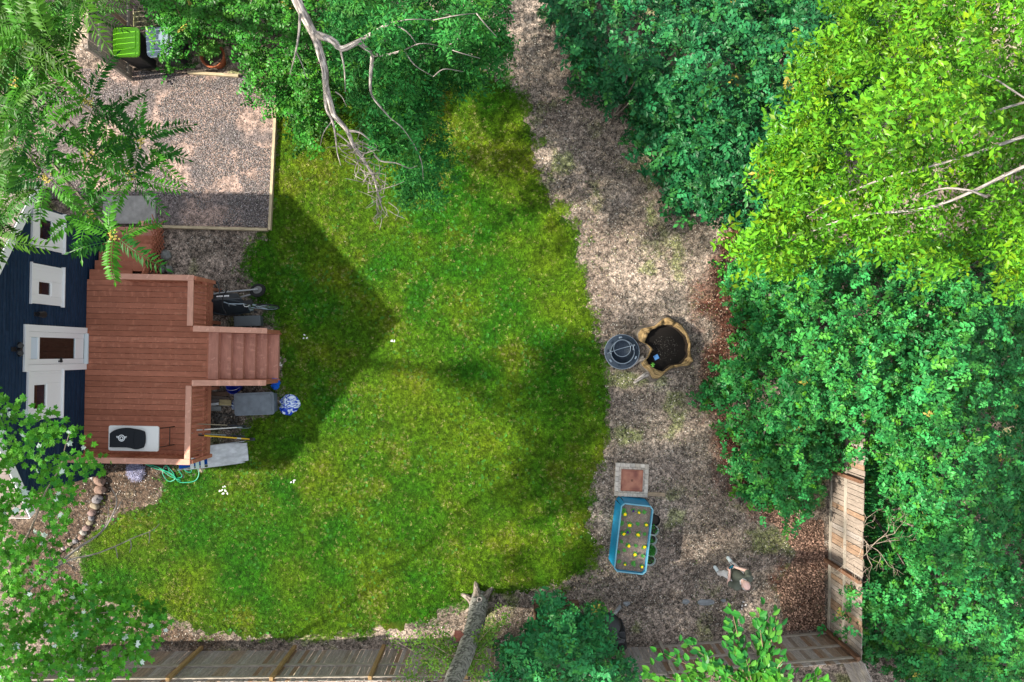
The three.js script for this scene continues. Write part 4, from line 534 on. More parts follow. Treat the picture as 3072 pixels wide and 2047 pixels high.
{ // folding table with a black bag on it
  const t = thing('folding_table', 'white folding table with rounded corners on the deck', 'table', undefined, [-9.585, DK, 2.16], HTURN);
  part('table_top', plate(1.27, 0.64, 0.045, 0.05).translate(0, 0.6775, 0), mat([0.75, 0.74, 0.72], 0.5), t);
  const lm = mat([0.06, 0.035, 0.025], 0.5);
  for (const s of [-1, 1]) { for (const z of [-0.24, 0.24]) part('leg', tube([V(s * 0.5, 0.68, z), V(s * 0.6, 0.35, z), V(s * 0.68, 0, z)], 0.013, 0.013, 6, 6), lm, t); part('crossbar', tube([V(s * 0.64, 0.17, -0.24), V(s * 0.64, 0.17, 0), V(s * 0.64, 0.17, 0.24)], 0.011, 0.011, 6, 4), lm, t); }
  const sh = new THREE.Shape(); sh.moveTo(-0.42, 0.2); sh.lineTo(-0.42, -0.12); sh.bezierCurveTo(-0.3, -0.25, -0.05, -0.27, 0.12, -0.24); sh.bezierCurveTo(0.25, -0.22, 0.36, -0.2, 0.4, -0.17); sh.bezierCurveTo(0.43, -0.05, 0.43, 0.1, 0.38, 0.2); sh.bezierCurveTo(0.28, 0.25, 0.2, 0.25, 0.12, 0.22); sh.bezierCurveTo(-0.05, 0.18, -0.2, 0.21, -0.42, 0.2);
  const bagM = mat([0.018, 0.02, 0.024], 0.75);
  const bg = thing('fabric_bag', 'black fabric bag with round white emblem on the table', 'bag', undefined, [-9.7, DK + 0.7235, 2.16], HTURN);
  const g = new THREE.ExtrudeGeometry(sh, { depth: 0.05, bevelEnabled: true, bevelSize: 0.02, bevelThickness: 0.025, bevelSegments: 3 }).rotateX(Math.PI / 2).translate(0, 0.075, 0); part('body', g, bagM, bg);
  part('seam', tube([V(0.2, 0.102, -0.2), V(0.17, 0.106, 0), V(0.2, 0.102, 0.2)], 0.008, 0.008, 5, 10), bagM, bg);
  const em = new THREE.MeshStandardMaterial({ color: C(0.75, 0.77, 0.78), roughness: 0.6 }), e = part('emblem', new THREE.RingGeometry(0.066, 0.085, 28).rotateX(-Math.PI / 2).translate(-0.13, 0.1025, -0.02), em, bg);
  part('emblem_ring', new THREE.RingGeometry(0.03, 0.05, 20).rotateX(-Math.PI / 2).translate(-0.13, 0.1028, -0.015), em, e);
  for (let i = 0; i < 3; i++) for (const s of [-1, 1]) part('emblem_stripe', new THREE.PlaneGeometry(0.06 - i * 0.012, 0.01).rotateX(-Math.PI / 2).rotateY(s * 0.12).translate(-0.13 + s * 0.105, 0.1026, -0.06 + i * 0.017), em, e);
}
{ // wheelbarrow tipped on its side
  const t = thing('wheelbarrow', 'black wheelbarrow tipped on its side against the deck', 'wheelbarrow'), dk = mat([0.02, 0.028, 0.036], 0.38), hm = mat([0.3, 0.3, 0.31], 0.55);
  for (const s of [-1, 1]) { part('handle', tube([V(-0.86, 0.56, s * 0.3), V(-0.2, 0.36, s * 0.2), V(0.72, 0.2, s * 0.06)], 0.019, 0.019, 7, 10), hm, t); part('leg', tube([V(-0.12, 0.36, s * 0.2), V(-0.24, 0.02, s * 0.2), V(-0.34, 0, s * 0.14), V(-0.36, 0, 0)], 0.014, 0.014, 6, 12), dk, t); }
  const tr = taperBox(0.5, 0.3, 0.95, 0.66, 0.3, 0.06).translate(0.02, 0.34, 0); part('tray', tr, dk, t); part('tray_rim', new THREE.TorusGeometry(0.4, 0.016, 6, 30).rotateX(Math.PI / 2).scale(1.2, 1, 0.84).translate(0.02, 0.645, 0), dk, t);
  part('brand_mark', box(0.3, 0.03, 0.004, 0.0, 0.5, -0.268, 0, 0.55), white, t, 'small white lettering strip on the tray side');
  const w = part('wheel', new THREE.TorusGeometry(0.15, 0.045, 8, 22).translate(0.7, 0.195, 0), mat([0.02, 0.02, 0.02], 0.8), t); part('rim', new THREE.CylinderGeometry(0.11, 0.11, 0.05, 18).rotateX(Math.PI / 2).translate(0.7, 0.195, 0), mat([0.1, 0.1, 0.1], 0.5), w);
  t.rotation.set(1.05, 0.06, 0, 'YXZ'); t.position.set(-7.75, 0, -1.86); t.scale.setScalar(1.12); settle(t);
}
{ // bicycle
  const t = thing('bicycle', 'pale framed bicycle parked beside the front steps', 'bicycle'), fm = mat([0.34, 0.42, 0.48], 0.3, { metalness: 0.4 }), bk = mat([0.02, 0.02, 0.022], 0.6);
  const tb = (a, b, r = 0.016, m = fm, n = 'frame_tube') => part(n, tube([a, a.clone().lerp(b, 0.5), b], r, r, 7, 3), m, t);
  const bb = V(0.02, 0.28, 0), seat = V(0.2, 0.78, 0), head = V(-0.36, 0.8, 0), rear = V(0.5, 0.33, 0), front = V(-0.52, 0.33, 0);
  tb(bb, seat); tb(bb, head, 0.019); tb(head, V(0.17, 0.72, 0)); for (const s of [-0.05, 0.05]) { tb(bb, rear.clone().setZ(s), 0.01); tb(V(0.17, 0.7, 0), rear.clone().setZ(s), 0.01); tb(head, front.clone().setZ(s), 0.012); }
  tb(head, V(-0.4, 1.0, 0)); part('handlebar', tube([V(-0.33, 1.05, -0.3), V(-0.42, 1.03, -0.12), V(-0.42, 1.03, 0.12), V(-0.33, 1.05, 0.3)], 0.013, 0.013, 7, 12), bk, t); for (const s of [-1, 1]) part('grip', tube([V(-0.35, 1.05, s * 0.24), V(-0.31, 1.052, s * 0.33)].flatMap((p, i, a) => i ? [p] : [p, p.clone().lerp(a[1], 0.5)]), 0.018, 0.018, 7, 3), bk, t);
  tb(seat, V(0.22, 0.9, 0), 0.013); const sd = new THREE.Shape(); sd.moveTo(-0.14, 0.02); sd.lineTo(0.08, 0.07); sd.quadraticCurveTo(0.13, 0, 0.08, -0.07); sd.lineTo(-0.14, -0.02); part('saddle', new THREE.ExtrudeGeometry(sd, { depth: 0.03, bevelSize: 0.01, bevelThickness: 0.01, bevelSegments: 2 }).rotateX(-Math.PI / 2).translate(0.22, 0.9, 0), bk, t);
  for (const c of [rear, front]) { const w = part('wheel', new THREE.TorusGeometry(0.31, 0.02, 7, 32).translate(c.x, c.y, 0), bk, t); part('rim', new THREE.TorusGeometry(0.285, 0.009, 6, 32).translate(c.x, c.y, 0), fm, w); for (let i = 0; i < 10; i++) { const a = i * 0.628; part('spoke', tube([V(c.x, c.y, 0), V(c.x + Math.cos(a) * 0.14, c.y + Math.sin(a) * 0.14, 0), V(c.x + Math.cos(a) * 0.28, c.y + Math.sin(a) * 0.28, 0)], 0.002, 0.002, 4, 2), fm, w); } }
  part('chainring', new THREE.TorusGeometry(0.09, 0.012, 6, 20).translate(0.02, 0.28, 0.06), fm, t); for (const s of [-1, 1]) part('pedal', rbox(0.09, 0.02, 0.06, 0.005, 0.02 + s * 0.15, 0.28, s * 0.12), bk, t); part('cable_lock', new THREE.TorusGeometry(0.08, 0.012, 6, 20).rotateX(1.2).translate(0.12, 0.78, 0.02), mat([0.6, 0.62, 0.63], 0.5), t);
  t.rotation.set(-0.16, 0.02, 0, 'YXZ'); t.position.set(-7.2, 0, -1.2); settle(t);
  const bx = single('storage_crate', taperBox(0.66, 0.26, 0.74, 0.3, 0.34, 0.06), mat([0.07, 0.085, 0.095], 0.55), 'dark grey plastic crate standing behind the bicycle', 'crate', undefined, [-7.25, 0, -0.88]); bx.rotation.y = 0.03;
}
{ // grey storage box, bucket, blue things, scrap wood
  const t = thing('storage_box', 'dark grey lidded plastic storage box on the soil', 'storage box', undefined, W(762, 1212, 0.5).setY(0), 0.04), gm = mat([0.1, 0.125, 0.15], 0.55), lm = mat([0.15, 0.18, 0.215], 0.5, { map: speckle });
  part('body', taperBox(0.94, 0.5, 1.02, 0.56, 0.46, 0.05), gm, t); const lid = part('lid', plate(1.09, 0.62, 0.06, 0.07, 0.015).translate(0, 0.455, 0), lm, t); part('lid_panel', plate(0.96, 0.5, 0.02, 0.05, 0.006).translate(0, 0.51, 0), lm, lid); for (const s of [-1, 1]) part('latch', rbox(0.02, 0.1, 0.12, 0.008, s * 0.545, 0.44, 0), gm, t);
  const b = thing('plastic_bucket', 'blue plastic bucket under the stair rail by the storage box', 'bucket', undefined, W(706, 1160, 0.2).setY(0)), bm = plastic([0.01, 0.03, 0.34]);
  part('body', lathe([[0, 0.01], [0.14, 0.01], [0.185, 0.36], [0.2, 0.37], [0.195, 0.345], [0.175, 0.34], [0.135, 0.03], [0, 0.03]]), bm, b); part('handle', new THREE.TorusGeometry(0.19, 0.006, 5, 20, Math.PI).rotateX(0.5).translate(0, 0.35, 0), mat([0.5, 0.5, 0.52], 0.4, { metalness: 0.6 }), b);
  const tarp = (px, py, sx, sz, label, c, s, h = 0.12) => { const g = new THREE.PlaneGeometry(1, 1, 22, 22).rotateX(-Math.PI / 2), p = g.attributes.position; for (let i = 0; i < p.count; i++) { let x = p.getX(i) * 2, z = p.getZ(i) * 2; const a = Math.atan2(z, x), rr0 = Math.max(Math.abs(x), Math.abs(z)), k = rr0 * (0.82 + 0.32 * vn(Math.cos(a) * 2 + s, Math.sin(a) * 2, s)); x = Math.cos(a) * k; z = Math.sin(a) * k; const y = (1 - rr0 * rr0) * h + h * 1.1 * Math.pow(Math.abs(vn(x * 3.1 + s, z * 3.1, s + 1) - 0.5) * 2, 0.8) * (1 - 0.4 * rr0); p.setXYZ(i, x * sx / 2, y + 0.012, z * sz / 2); } g.computeVertexNormals(); return single('crumpled_bag', g, c, label, 'bag', undefined, W(px, py)); };
  const blueM = (f) => new THREE.MeshStandardMaterial({ map: tex(256, 256, f), roughness: 0.5, side: THREE.DoubleSide });
  tarp(871, 1214, 0.58, 0.54, 'crumpled blue bag with white pattern on the lawn', blueM((u, v) => { const n = fbm(u * 5, v * 5, 3, 3), q = fbm(u * 3 + 7, v * 4, 3, 9), w = v > 0.3 + 0.25 * (q - 0.5) ? Math.abs(vn(u * 9 + v * 6, (v - u * 0.5) * 15, 4) - 0.5) > 0.13 : n > 0.6; return w ? [0.82, 0.87, 0.92] : [0.04, 0.2 + 0.1 * n, 0.62 + 0.2 * n]; }), 4, 0.15);
  tarp(829, 1150, 0.25, 0.4, 'bright blue crumpled plastic bag at the stair foot', mat([0.005, 0.11, 0.6], 0.4, { side: THREE.DoubleSide }), 9, 0.18);
  tarp(702, 1214, 0.15, 0.26, 'small blue and white crumpled wrapper beside the storage box', blueM((u, v) => fbm(u * 9, v * 9, 2, 8) > 0.5 ? [0.8, 0.84, 0.88] : [0.1, 0.25, 0.6]), 14, 0.08);
  const scrap = [[655, 1183, 0.62, 0.12, 0.07, [0.27, 0.17, 0.12], 0.04, 'dark brown plank on the scrap wood pile'], [652, 1193, 0.7, 0.09, 0.1, [0.3, 0.24, 0.2], -0.12, 'weathered grey plank on the scrap wood pile'], [645, 1205, 0.5, 0.14, 0.16, [0.24, 0.21, 0.2], -0.1, 'broad grey plank end on the scrap wood pile'], [676, 1208, 0.32, 0.16, 0.21, [0.55, 0.45, 0.24], -0.05, 'short tan plywood offcut on the scrap wood pile'], [640, 1213, 0.28, 0.07, 0.26, [0.72, 0.74, 0.74], 0.1, 'white painted board on the scrap wood pile'], [640, 1226, 0.42, 0.13, 0.12, [0.32, 0.33, 0.32], 0.0, 'grey concrete block end beside the scrap wood'], [634, 1168, 0.3, 0.06, 0.08, [0.4, 0.38, 0.33], -0.25, 'pale thin stick on the scrap wood pile']];
  for (const [px, py, L, w, y, c, a, label] of scrap) { const m = single('scrap_board', rbox(L, 0.05, w, 0.006), mat(c, 0.85, { map: grainA }), label, 'board', undefined, W(px, py, y).setY(y)); m.rotation.y = a; }
  for (let i = 0; i < 3; i++) { const m = single('scrap_beam', rbox(0.8, 0.07, 0.09, 0.006), weathered[2 + i], ['rough dark timber lying lowest under the scrap boards', 'rough brown timber lying in the middle under the scrap boards', 'rough reddish timber lying outermost under the scrap boards'][i], 'timber', undefined, W(660, 1180 + i * 17, 0).setY(0.035)); m.rotation.y = rr(-0.08, 0.08); }
  const fr = []; for (let i = 0; i < 260; i++) { const p = W(rr(615, 712), rr(1240, 1290)); fr.push([p.x, 0.02, p.z, rr(0, 6.28), rr(0.012, 0.035), C(0.06, 0.055, 0.05).multiplyScalar(rr(0.5, 2)), rr(-0.5, 0.5)]); }
  scatter('dark_stone_litter', new THREE.DodecahedronGeometry(1, 0), mat([1, 1, 1], 0.9), fr, 'dark loose stones on the soil under the garden tools', 'stones');
}
{ // garden tools leaning on the railing
  const wood = mat([0.5, 0.42, 0.3], 0.7, { map: grainA }), steel = mat([0.36, 0.42, 0.47], 0.35, { metalness: 0.5 }), blk = mat([0.02, 0.026, 0.04], 0.5), yel = mat([0.78, 0.47, 0.02], 0.5);
  const tool = (name, label, cat, a, b) => { const d = b.clone().sub(a), t = thing(name, label, cat, undefined, a), q = new THREE.Quaternion().setFromUnitVectors(V(0, 1, 0), d.clone().normalize()); t.quaternion.copy(q); return [t, d.length()]; };
  const fan = (t, m) => { const hd = part('head', rbox(0.12, 0.07, 0.03, 0.01, 0, 0.46, 0), m, t); for (let i = -7; i <= 7; i++) { const a = i * 0.085; part('tine', tube([V(Math.sin(a) * 0.05, 0.46, 0), V(Math.sin(a) * 0.3, 0.46 - Math.cos(a) * 0.24, 0.0), V(Math.sin(a) * 0.52, 0.46 - Math.cos(a) * 0.42, 0.0), V(Math.sin(a) * 0.54, 0.45 - Math.cos(a) * 0.44, 0.05)], 0.008, 0.006, 5, 6), m, hd); } part('crossbar', tube([V(-0.2, 0.2, 0.005), V(0, 0.17, 0.005), V(0.2, 0.2, 0.005)], 0.011, 0.011, 5, 6), m, hd); };
  { const [t, L] = tool('leaf_rake', 'black leaf rake with pale handle leaning on the railing', 'rake', W(725, 1278, 0.06), W(586, 1272, 1.35)); part('handle', tube([V(0, 0.42, 0), V(0, L / 2, 0), V(0, L, 0)], 0.014, 0.014, 7, 4), wood, t); fan(t, blk); }
  { const [t, L] = tool('leaf_rake', 'black leaf rake with steel grey handle leaning on the railing', 'rake', W(722, 1308, 0.06), W(562, 1300, 1.5)); part('handle', tube([V(0, 0.42, 0), V(0, L / 2, 0), V(0, L, 0)], 0.013, 0.013, 7, 4), steel, t); fan(t, blk); }
  { const [t, L] = tool('shovel', 'round point steel shovel leaning between the rakes', 'shovel', W(752, 1280, 0.05), W(590, 1291, 1.25)); part('handle', tube([V(0, 0.3, 0), V(0, L / 2, 0), V(0, L, 0)], 0.018, 0.018, 7, 4), mat([0.62, 0.6, 0.58], 0.6), t); const s = new THREE.Shape(); s.moveTo(-0.1, 0.3); s.lineTo(0.1, 0.3); s.lineTo(0.11, 0.12); s.quadraticCurveTo(0.08, 0.0, 0, -0.01); s.quadraticCurveTo(-0.08, 0, -0.11, 0.12); const g = new THREE.ExtrudeGeometry(s, { depth: 0.004, bevelEnabled: false, curveSegments: 8 }), p = g.attributes.position; for (let i = 0; i < p.count; i++) p.setZ(i, p.getZ(i) + p.getX(i) ** 2 * 3); g.computeVertexNormals(); part('blade', g, steel, t); part('socket', tube([V(0, 0.26, 0.01), V(0, 0.34, 0.005), V(0, 0.42, 0)], 0.024, 0.02, 7, 4), steel, t); }
  { const [t, L] = tool('push_broom', 'yellow handled push broom leaning on the railing', 'broom', W(751, 1318, 0.1), W(596, 1306, 1.3)); part('handle', tube([V(0, 0.03, 0), V(0, L / 2, 0), V(0, L, 0)], 0.017, 0.017, 8, 4), yel, t); part('grip', tube([V(0, L - 0.14, 0), V(0, L - 0.07, 0), V(0, L + 0.01, 0)], 0.021, 0.021, 8, 4), black, t); part('joint', tube([V(0, 0.3, 0), V(0, 0.36, 0), V(0, 0.42, 0)], 0.022, 0.022, 8, 4), mat([0.5, 0.5, 0.5], 0.4), t); part('brush', rbox(0.36, 0.07, 0.08, 0.015, 0, 0, 0), blk, t); }
  // folded chairs
  const c = thing('folding_lounge_chair', 'folded lounge chair of white fabric leaning by the deck corner', 'chair', undefined, W(700, 1358, 0), 0.06); const cm = mat([0.72, 0.72, 0.75], 0.75, { map: speckle });
  const sl = new THREE.Group(); c.add(sl); sl.name = 'folded_frame'; sl.rotation.z = -0.62; sl.position.set(0.28, 0.03, 0);
  const sheetG = new THREE.PlaneGeometry(1.06, 0.58, 16, 8).rotateX(-Math.PI / 2); { const p = sheetG.attributes.position; for (let i = 0; i < p.count; i++) { const x = p.getX(i), z = p.getZ(i); p.setY(i, 0.05 * vn(x * 5, z * 4, 3)); p.setZ(i, z * (1 - 0.15 * smooth(0.2, 0.5, x)) + 0.04 * (vn(x * 4, 1, 6) - 0.5)); } sheetG.computeVertexNormals(); }
  part('fabric_seat', sheetG.translate(-0.42, 0.06, 0), new THREE.MeshStandardMaterial({ map: speckle, color: C(0.72, 0.73, 0.76), roughness: 0.8, side: THREE.DoubleSide }), sl); for (const s of [-1, 1]) part('side_bar', tube([V(0.1, 0, s * 0.29), V(-0.7, 0.01, s * 0.29), V(-1.5, 0, s * 0.27)], 0.013, 0.013, 6, 6), mat([0.6, 0.63, 0.65], 0.35, { metalness: 0.5 }), sl);
  for (let i = 0; i < 3; i++) part('webbing_strap', rbox(0.09, 0.02, 0.54, 0.006, -1.06 - i * 0.13, 0.02, 0), i === 1 ? mat([0.5, 0.68, 0.62], 0.7) : mat([0.66, 0.72, 0.7], 0.7), sl);
  const b = thing('beach_chair', 'folded blue beach chair at the corner of the deck', 'chair', undefined, W(622, 1362, 0), 0.04); const bl = new THREE.Group(); b.add(bl); bl.name = 'folded_frame'; bl.rotation.z = -1.05; bl.position.set(0.1, 0.03, 0);
  for (let i = 0; i < 2; i++) part('fabric_panel', rbox(0.42, 0.03, 0.52, 0.012, -0.3 - i * 0.45, 0.0, 0), plastic([0.008, 0.1, 0.52], 0.6), bl); for (const s of [-1, 1]) part('side_bar', tube([V(0, 0, s * 0.28), V(-0.5, 0, s * 0.28), V(-1.02, 0, s * 0.28)], 0.013, 0.013, 6, 6), mat([0.6, 0.63, 0.65], 0.35), bl);
}
{ // garden hose
  const q = [[300 + 128, 1384], [470, 1402], [510, 1412], [530, 1430], [508, 1440], [490, 1415], [500, 1392], [520, 1410], [536, 1440], [560, 1443], [590, 1436], [600, 1415], [590, 1395], [570, 1384], [552, 1388], [560, 1408], [575, 1412], [572, 1395], [548, 1385], [540, 1405], [548, 1425], [530, 1430], [515, 1418], [480, 1398], [440, 1388], [470, 1394], [515, 1425], [545, 1436], [520, 1424], [500, 1388]];
  single('garden_hose', tube(q.map(([x, y], i) => W(x, y + 4, 0).setY(0.03 + 0.012 * (i % 4))), 0.013, 0.013, 7, 180), mat([0.0, 0.3, 0.16], 0.4), 'green garden hose lying in loops beside the deck', 'hose');
  const b = W(410, 1414), l = []; for (let i = 0; i < 420; i++) { const a = rr(0, 6.28), r = 0.24 * Math.sqrt(rnd()), k = rr(0.5, 1.1); l.push([Math.cos(a) * r, rr(0.04, 0.24) * (1 - r * 2), Math.sin(a) * r * 1.1, rr(0, 6.28), rr(0.6, 1.2), C(0.5 * k, 0.5 * k, 0.7 * k), rr(-0.7, 0.7), rr(-0.7, 0.7)]); }
  const t = thing('silvery_plant', 'clump of silvery lavender plant beside the garden hose', 'plant', undefined, b); part('stem', tube([V(0, 0, 0), V(0.02, 0.08, 0), V(0, 0.2, 0.02)], 0.015, 0.006, 5), twigM, t); scatter('foliage', sprig(4, 0.05, 0.016, 0.08), leafSoft, l, undefined, undefined, t);
}
{ // edging stones and loose blocks
  const cols = [[0.3, 0.2, 0.16], [0.26, 0.24, 0.25], [0.36, 0.3, 0.22], [0.32, 0.22, 0.2], [0.4, 0.36, 0.33]], sm = cols.map((c) => mat(c, 0.85, { map: speckle }));
  const st = [[598, 335, 20], [595, 380, 29], [596, 430, 30], [580, 485, 27], [565, 525, 23], [549, 565, 22], [543, 598, 16], [533, 625, 17], [517, 655, 20], [496, 683, 20], [481, 712, 17], [448, 735, 14], [420, 750, 15], [402, 770, 13], [378, 776, 14], [360, 792, 13], [341, 805, 13], [319, 815, 12]];
  st.forEach(([x, y, r], i) => { const p = W(x / 1.968, 1250 + y / 1.968), R = r / 1.968 * G * 1.12; const m = single('edging_stone', lumpy(R, 1.05, 0.7, 0.85, 0.18, i * 3 + 1), sm[[3, 0, 0, 1, 2, 3][i] ?? i % 5], i < 3 ? 'large reddish boulder in the curved bed edging by the deck' : i < 6 ? 'mid sized rounded stone in the curved bed edging' : 'small rounded stone at the tail of the curved edging', 'stone', i < 3 ? 'large edging boulders' : i < 6 ? 'mid sized edging stones' : 'small edging stones', p.setY(R * 0.4)); m.rotation.y = rr(-0.6, 0.6); });
  for (const [px, py, w, d, label] of [[501, 768, 0.28, 0.24, 'rough broken concrete chunk beside the side steps'], [490, 809, 0.2, 0.22, 'squared concrete block standing against the deck railing'], [511, 809, 0.17, 0.2, 'narrow concrete block beside the squared one']]) single('concrete_block', lumpy(1, w * 0.55, 0.14, d * 0.6, 0.2, px, 3), mat([0.3, 0.31, 0.3], 0.9, { map: speckle, bumpMap: rough, bumpScale: 0.01 }), label, 'block', undefined, W(px, py).setY(0.08));
  const g = thing('utility_grate', 'grey slatted metal grate leaning at the house corner', 'grate', undefined, W(270, 1408, 0.2).setY(0), -0.7); const gm = mat([0.3, 0.28, 0.27], 0.5); for (let i = 0; i < 6; i++) part('slat', box(0.34, 0.02, 0.025, 0, 0.3 - i * 0.045, i * 0.05), gm, g); for (const s of [-1, 1]) part('side_bar', beam(V(s * 0.17, 0.33, -0.03), V(s * 0.17, 0.02, 0.3), 0.02, 0.02), gm, g);
}
// ---------- bins and pot ----------
{
  const cart = (label, pos, lidC, bodyC, turn) => { const t = thing('wheeled_bin', label, 'bin', undefined, pos, turn), bm = plastic(bodyC, 0.5), lm = plastic(lidC, 0.4); part('body', taperBox(0.5, 0.56, 0.6, 0.72, 0.98, 0.06), bm, t); const lid = part('lid', plate(0.7, 0.78, 0.07, 0.11, 0.02).translate(0, 0.985, 0), lm, t); part('lid_panel', plate(0.52, 0.5, 0.035, 0.06, 0.012).translate(0, 1.05, -0.06), lm, lid); part('lid_lip', new RoundedBoxGeometry(0.52, 0.06, 0.14, 2, 0.025).translate(0, 1.045, 0.31), lm, lid); part('handle', tube([V(-0.24, 0.98, -0.4), V(0, 0.98, -0.43), V(0.24, 0.98, -0.4)], 0.018, 0.018, 7, 6), bm, t); for (const s of [-1, 1]) part('wheel', new THREE.CylinderGeometry(0.12, 0.12, 0.05, 18).rotateZ(Math.PI / 2).translate(s * 0.28, 0.12, -0.32), black, t); return t; };
  cart('black wheeled bin with lime green lid beside the plank fence', W(378, 126, 1.04).setY(0), [0.16, 0.52, 0.01], [0.015, 0.017, 0.018], 0);
  cart('dark wheeled bin with grey blue lid under the shrub', W(478, 126, 1.04).setY(0), [0.2, 0.26, 0.33], [0.02, 0.022, 0.026], 0.06);
  const t = thing('terracotta_pot', 'terracotta pot with green plant behind the gravel', 'pot', undefined, W(640, 170, 0.35).setY(0)), pm = mat([0.5, 0.15, 0.07], 0.8, { map: speckle });
  part('body', lathe([[0, 0.0], [0.2, 0], [0.29, 0.36], [0.33, 0.37], [0.34, 0.45], [0.3, 0.45], [0.27, 0.38], [0, 0.36]]), pm, t); part('soil', new THREE.CircleGeometry(0.27, 18).rotateX(-Math.PI / 2).translate(0, 0.39, 0), mat([0.06, 0.045, 0.035], 0.95), t);
  const l = []; for (let i = 0; i < 60; i++) { const d = V(gauss() * 0.16, rr(0, 0.3), gauss() * 0.14 - 0.1); l.push([d.x, 0.46 + d.y, d.z, rr(0, 6.28), rr(0.7, 1.1), hashCol([0.06, 0.22, 0.03], rr(0.7, 1.3), rr(0, 0.4)), rr(-0.5, 0.5), rr(-0.5, 0.5)]); } scatter('foliage', sprig(7, 0.1, 0.05, 0.18), leafGloss, l, undefined, undefined, t);
}
// ---------- the far side of the yard ----------
{ // hollow stump
  const cx = 1998, cy = 1045, poly = [[1912, 1000], [1922, 986], [1960, 978], [1985, 956], [2002, 952], [2042, 975], [2060, 1002], [2070, 1030], [2068, 1052], [2078, 1085], [2064, 1098], [2040, 1100], [2012, 1106], [1992, 1118], [1976, 1136], [1954, 1138], [1944, 1116], [1918, 1092], [1940, 1072], [1950, 1050], [1936, 1032], [1916, 1026]];
  const ray = (a) => { let best = 60; const dx = Math.cos(a), dy = Math.sin(a); for (let i = 0, j = poly.length - 1; i < poly.length; j = i++) { const [ax, ay] = [poly[j][0] - cx, poly[j][1] - cy], [bx, by] = [poly[i][0] - cx, poly[i][1] - cy], ex = bx - ax, ey = by - ay, den = dx * ey - dy * ex; if (Math.abs(den) < 1e-6) continue; const t = (ax * ey - ay * ex) / den, s = (ax * dy - ay * dx) / den; if (t > 0 && s >= 0 && s <= 1) best = t; } return best * G * 0.98; };
  const base = W(cx, cy, 0.15).setY(0), t = thing('hollow_stump', 'hollow tree stump with tan rim beside the fire pit', 'stump', undefined, base), n = 96;
  const ring = (rows, m, name, lbl) => { const P = [], U = [], I = []; rows.forEach(([f, y], k) => { for (let i = 0; i <= n; i++) { const a = (i % n) / n * 6.2832, o = ray(a), th = 0.09 + 0.07 * vn(Math.cos(a) * 3 + 5, Math.sin(a) * 3, 4), inn = Math.min(o - 0.075, 0.62 + 0.12 * (vn(Math.cos(a) * 1.6 + 3, Math.sin(a) * 1.6, 4) - 0.5)), r = f <= 0 ? Math.max(0.05, inn + f * 0.3) : f <= 1 ? lerp(inn, o, f) : o * f, notch = y > 0.2 ? -0.09 * smooth(0.66, 0.85, vn(i * 0.6, 1, 8)) + 0.09 * (vn(Math.cos(a) * 2, Math.sin(a) * 2, 6) - 0.5) : 0; P.push(Math.cos(a) * r, y + notch, Math.sin(a) * r); U.push(i / n * 5, k * 0.4); } }); for (let k = 0; k < rows.length - 1; k++) for (let i = 0; i < n; i++) { const a = k * (n + 1) + i, b = a + n + 1; I.push(a, b, a + 1, a + 1, b, b + 1); } const g = new THREE.BufferGeometry(); g.setAttribute('position', new THREE.Float32BufferAttribute(P, 3)); g.setAttribute('uv', new THREE.Float32BufferAttribute(U, 2)); g.setIndex(I); g.computeVertexNormals(); return part(name, g, m, t, lbl); };
  ring([[1.12, -0.02], [1.05, 0.1], [1, 0.27]], bark, 'bark'); ring([[1, 0.27], [0.8, 0.31], [0.35, 0.31], [0, 0.25]], mat([0.62, 0.44, 0.22], 0.85, { map: barkTex, bumpMap: barkTex, bumpScale: 0.015, side: THREE.DoubleSide }), 'rim', 'tan weathered rim of the stump'); ring([[0, 0.25], [-0.1, 0.05]], mat([0.05, 0.035, 0.025], 0.95, { side: THREE.DoubleSide }), 'hollow_wall');
  const P = [0, 0.07, 0], I = []; for (let i = 0; i < n; i++) { const a = i / n * 6.2832, r = Math.max(0.04, Math.min(ray(a) - 0.045, 0.69)); P.push(Math.cos(a) * r, 0.07, Math.sin(a) * r); I.push(0, (i + 1) % n + 1, i + 1); } const g = new THREE.BufferGeometry(); g.setAttribute('position', new THREE.Float32BufferAttribute(P, 3)); g.setIndex(I); g.computeVertexNormals(); part('soil', g, mat([0.012, 0.01, 0.009], 0.95), t, 'black soil inside the stump');
  const ch = []; for (let i = 0; i < 170; i++) { const a = rr(0, 6.28), r = 0.36 * Math.sqrt(rnd()), k = rr(0.02, 0.2); ch.push([Math.cos(a) * r, 0.078, Math.sin(a) * r, rr(0, 6.28), [rr(0.006, 0.02), 0.004, rr(0.003, 0.008)], C(k, k * 0.9, k * 0.8), rr(-0.3, 0.3)]); } scatter('soil_litter', new THREE.OctahedronGeometry(1, 0), mat([1, 1, 1], 0.9), ch, undefined, undefined, t);
  single('blue_tag', rbox(0.14, 0.02, 0.13, 0.01, 0, 0, 0, 0.5), mat([0.08, 0.24, 0.55], 0.5), 'small blue plastic scrap inside the hollow stump', 'scrap', undefined, W(1969, 1072, 0.1));
  const sp = thing('seedling', 'small bright green seedling on the stump rim', 'plant', undefined, W(1958, 1094, 0.28)); for (let i = 0; i < 6; i++) { const m = part('leaf', sprig(2, 0.06, 0.04, 0.03), mat([0.12, 0.42, 0.03], 0.5, { side: THREE.DoubleSide }), sp); m.rotation.y = i * 1.05; m.position.y = 0.02 + i * 0.012; } part('stem', tube([V(0, -0.03, 0), V(0.01, 0.04, 0), V(0, 0.09, 0)], 0.006, 0.004, 5, 4), twigM, sp);
  for (const [x, y, a, s] of [[1925, 1130, 0.8, 1], [1908, 1085, 0.4, 0.9]]) { part('root', tube([W(x, y).sub(base).add(V(0.2, 0.12, -0.12)), W(x, y).sub(base).add(V(0, 0.08, 0)), W(x, y).sub(base).add(V(-0.22 * s, 0, 0.18))], 0.09, 0.03, 7), paleBark, t); }
}
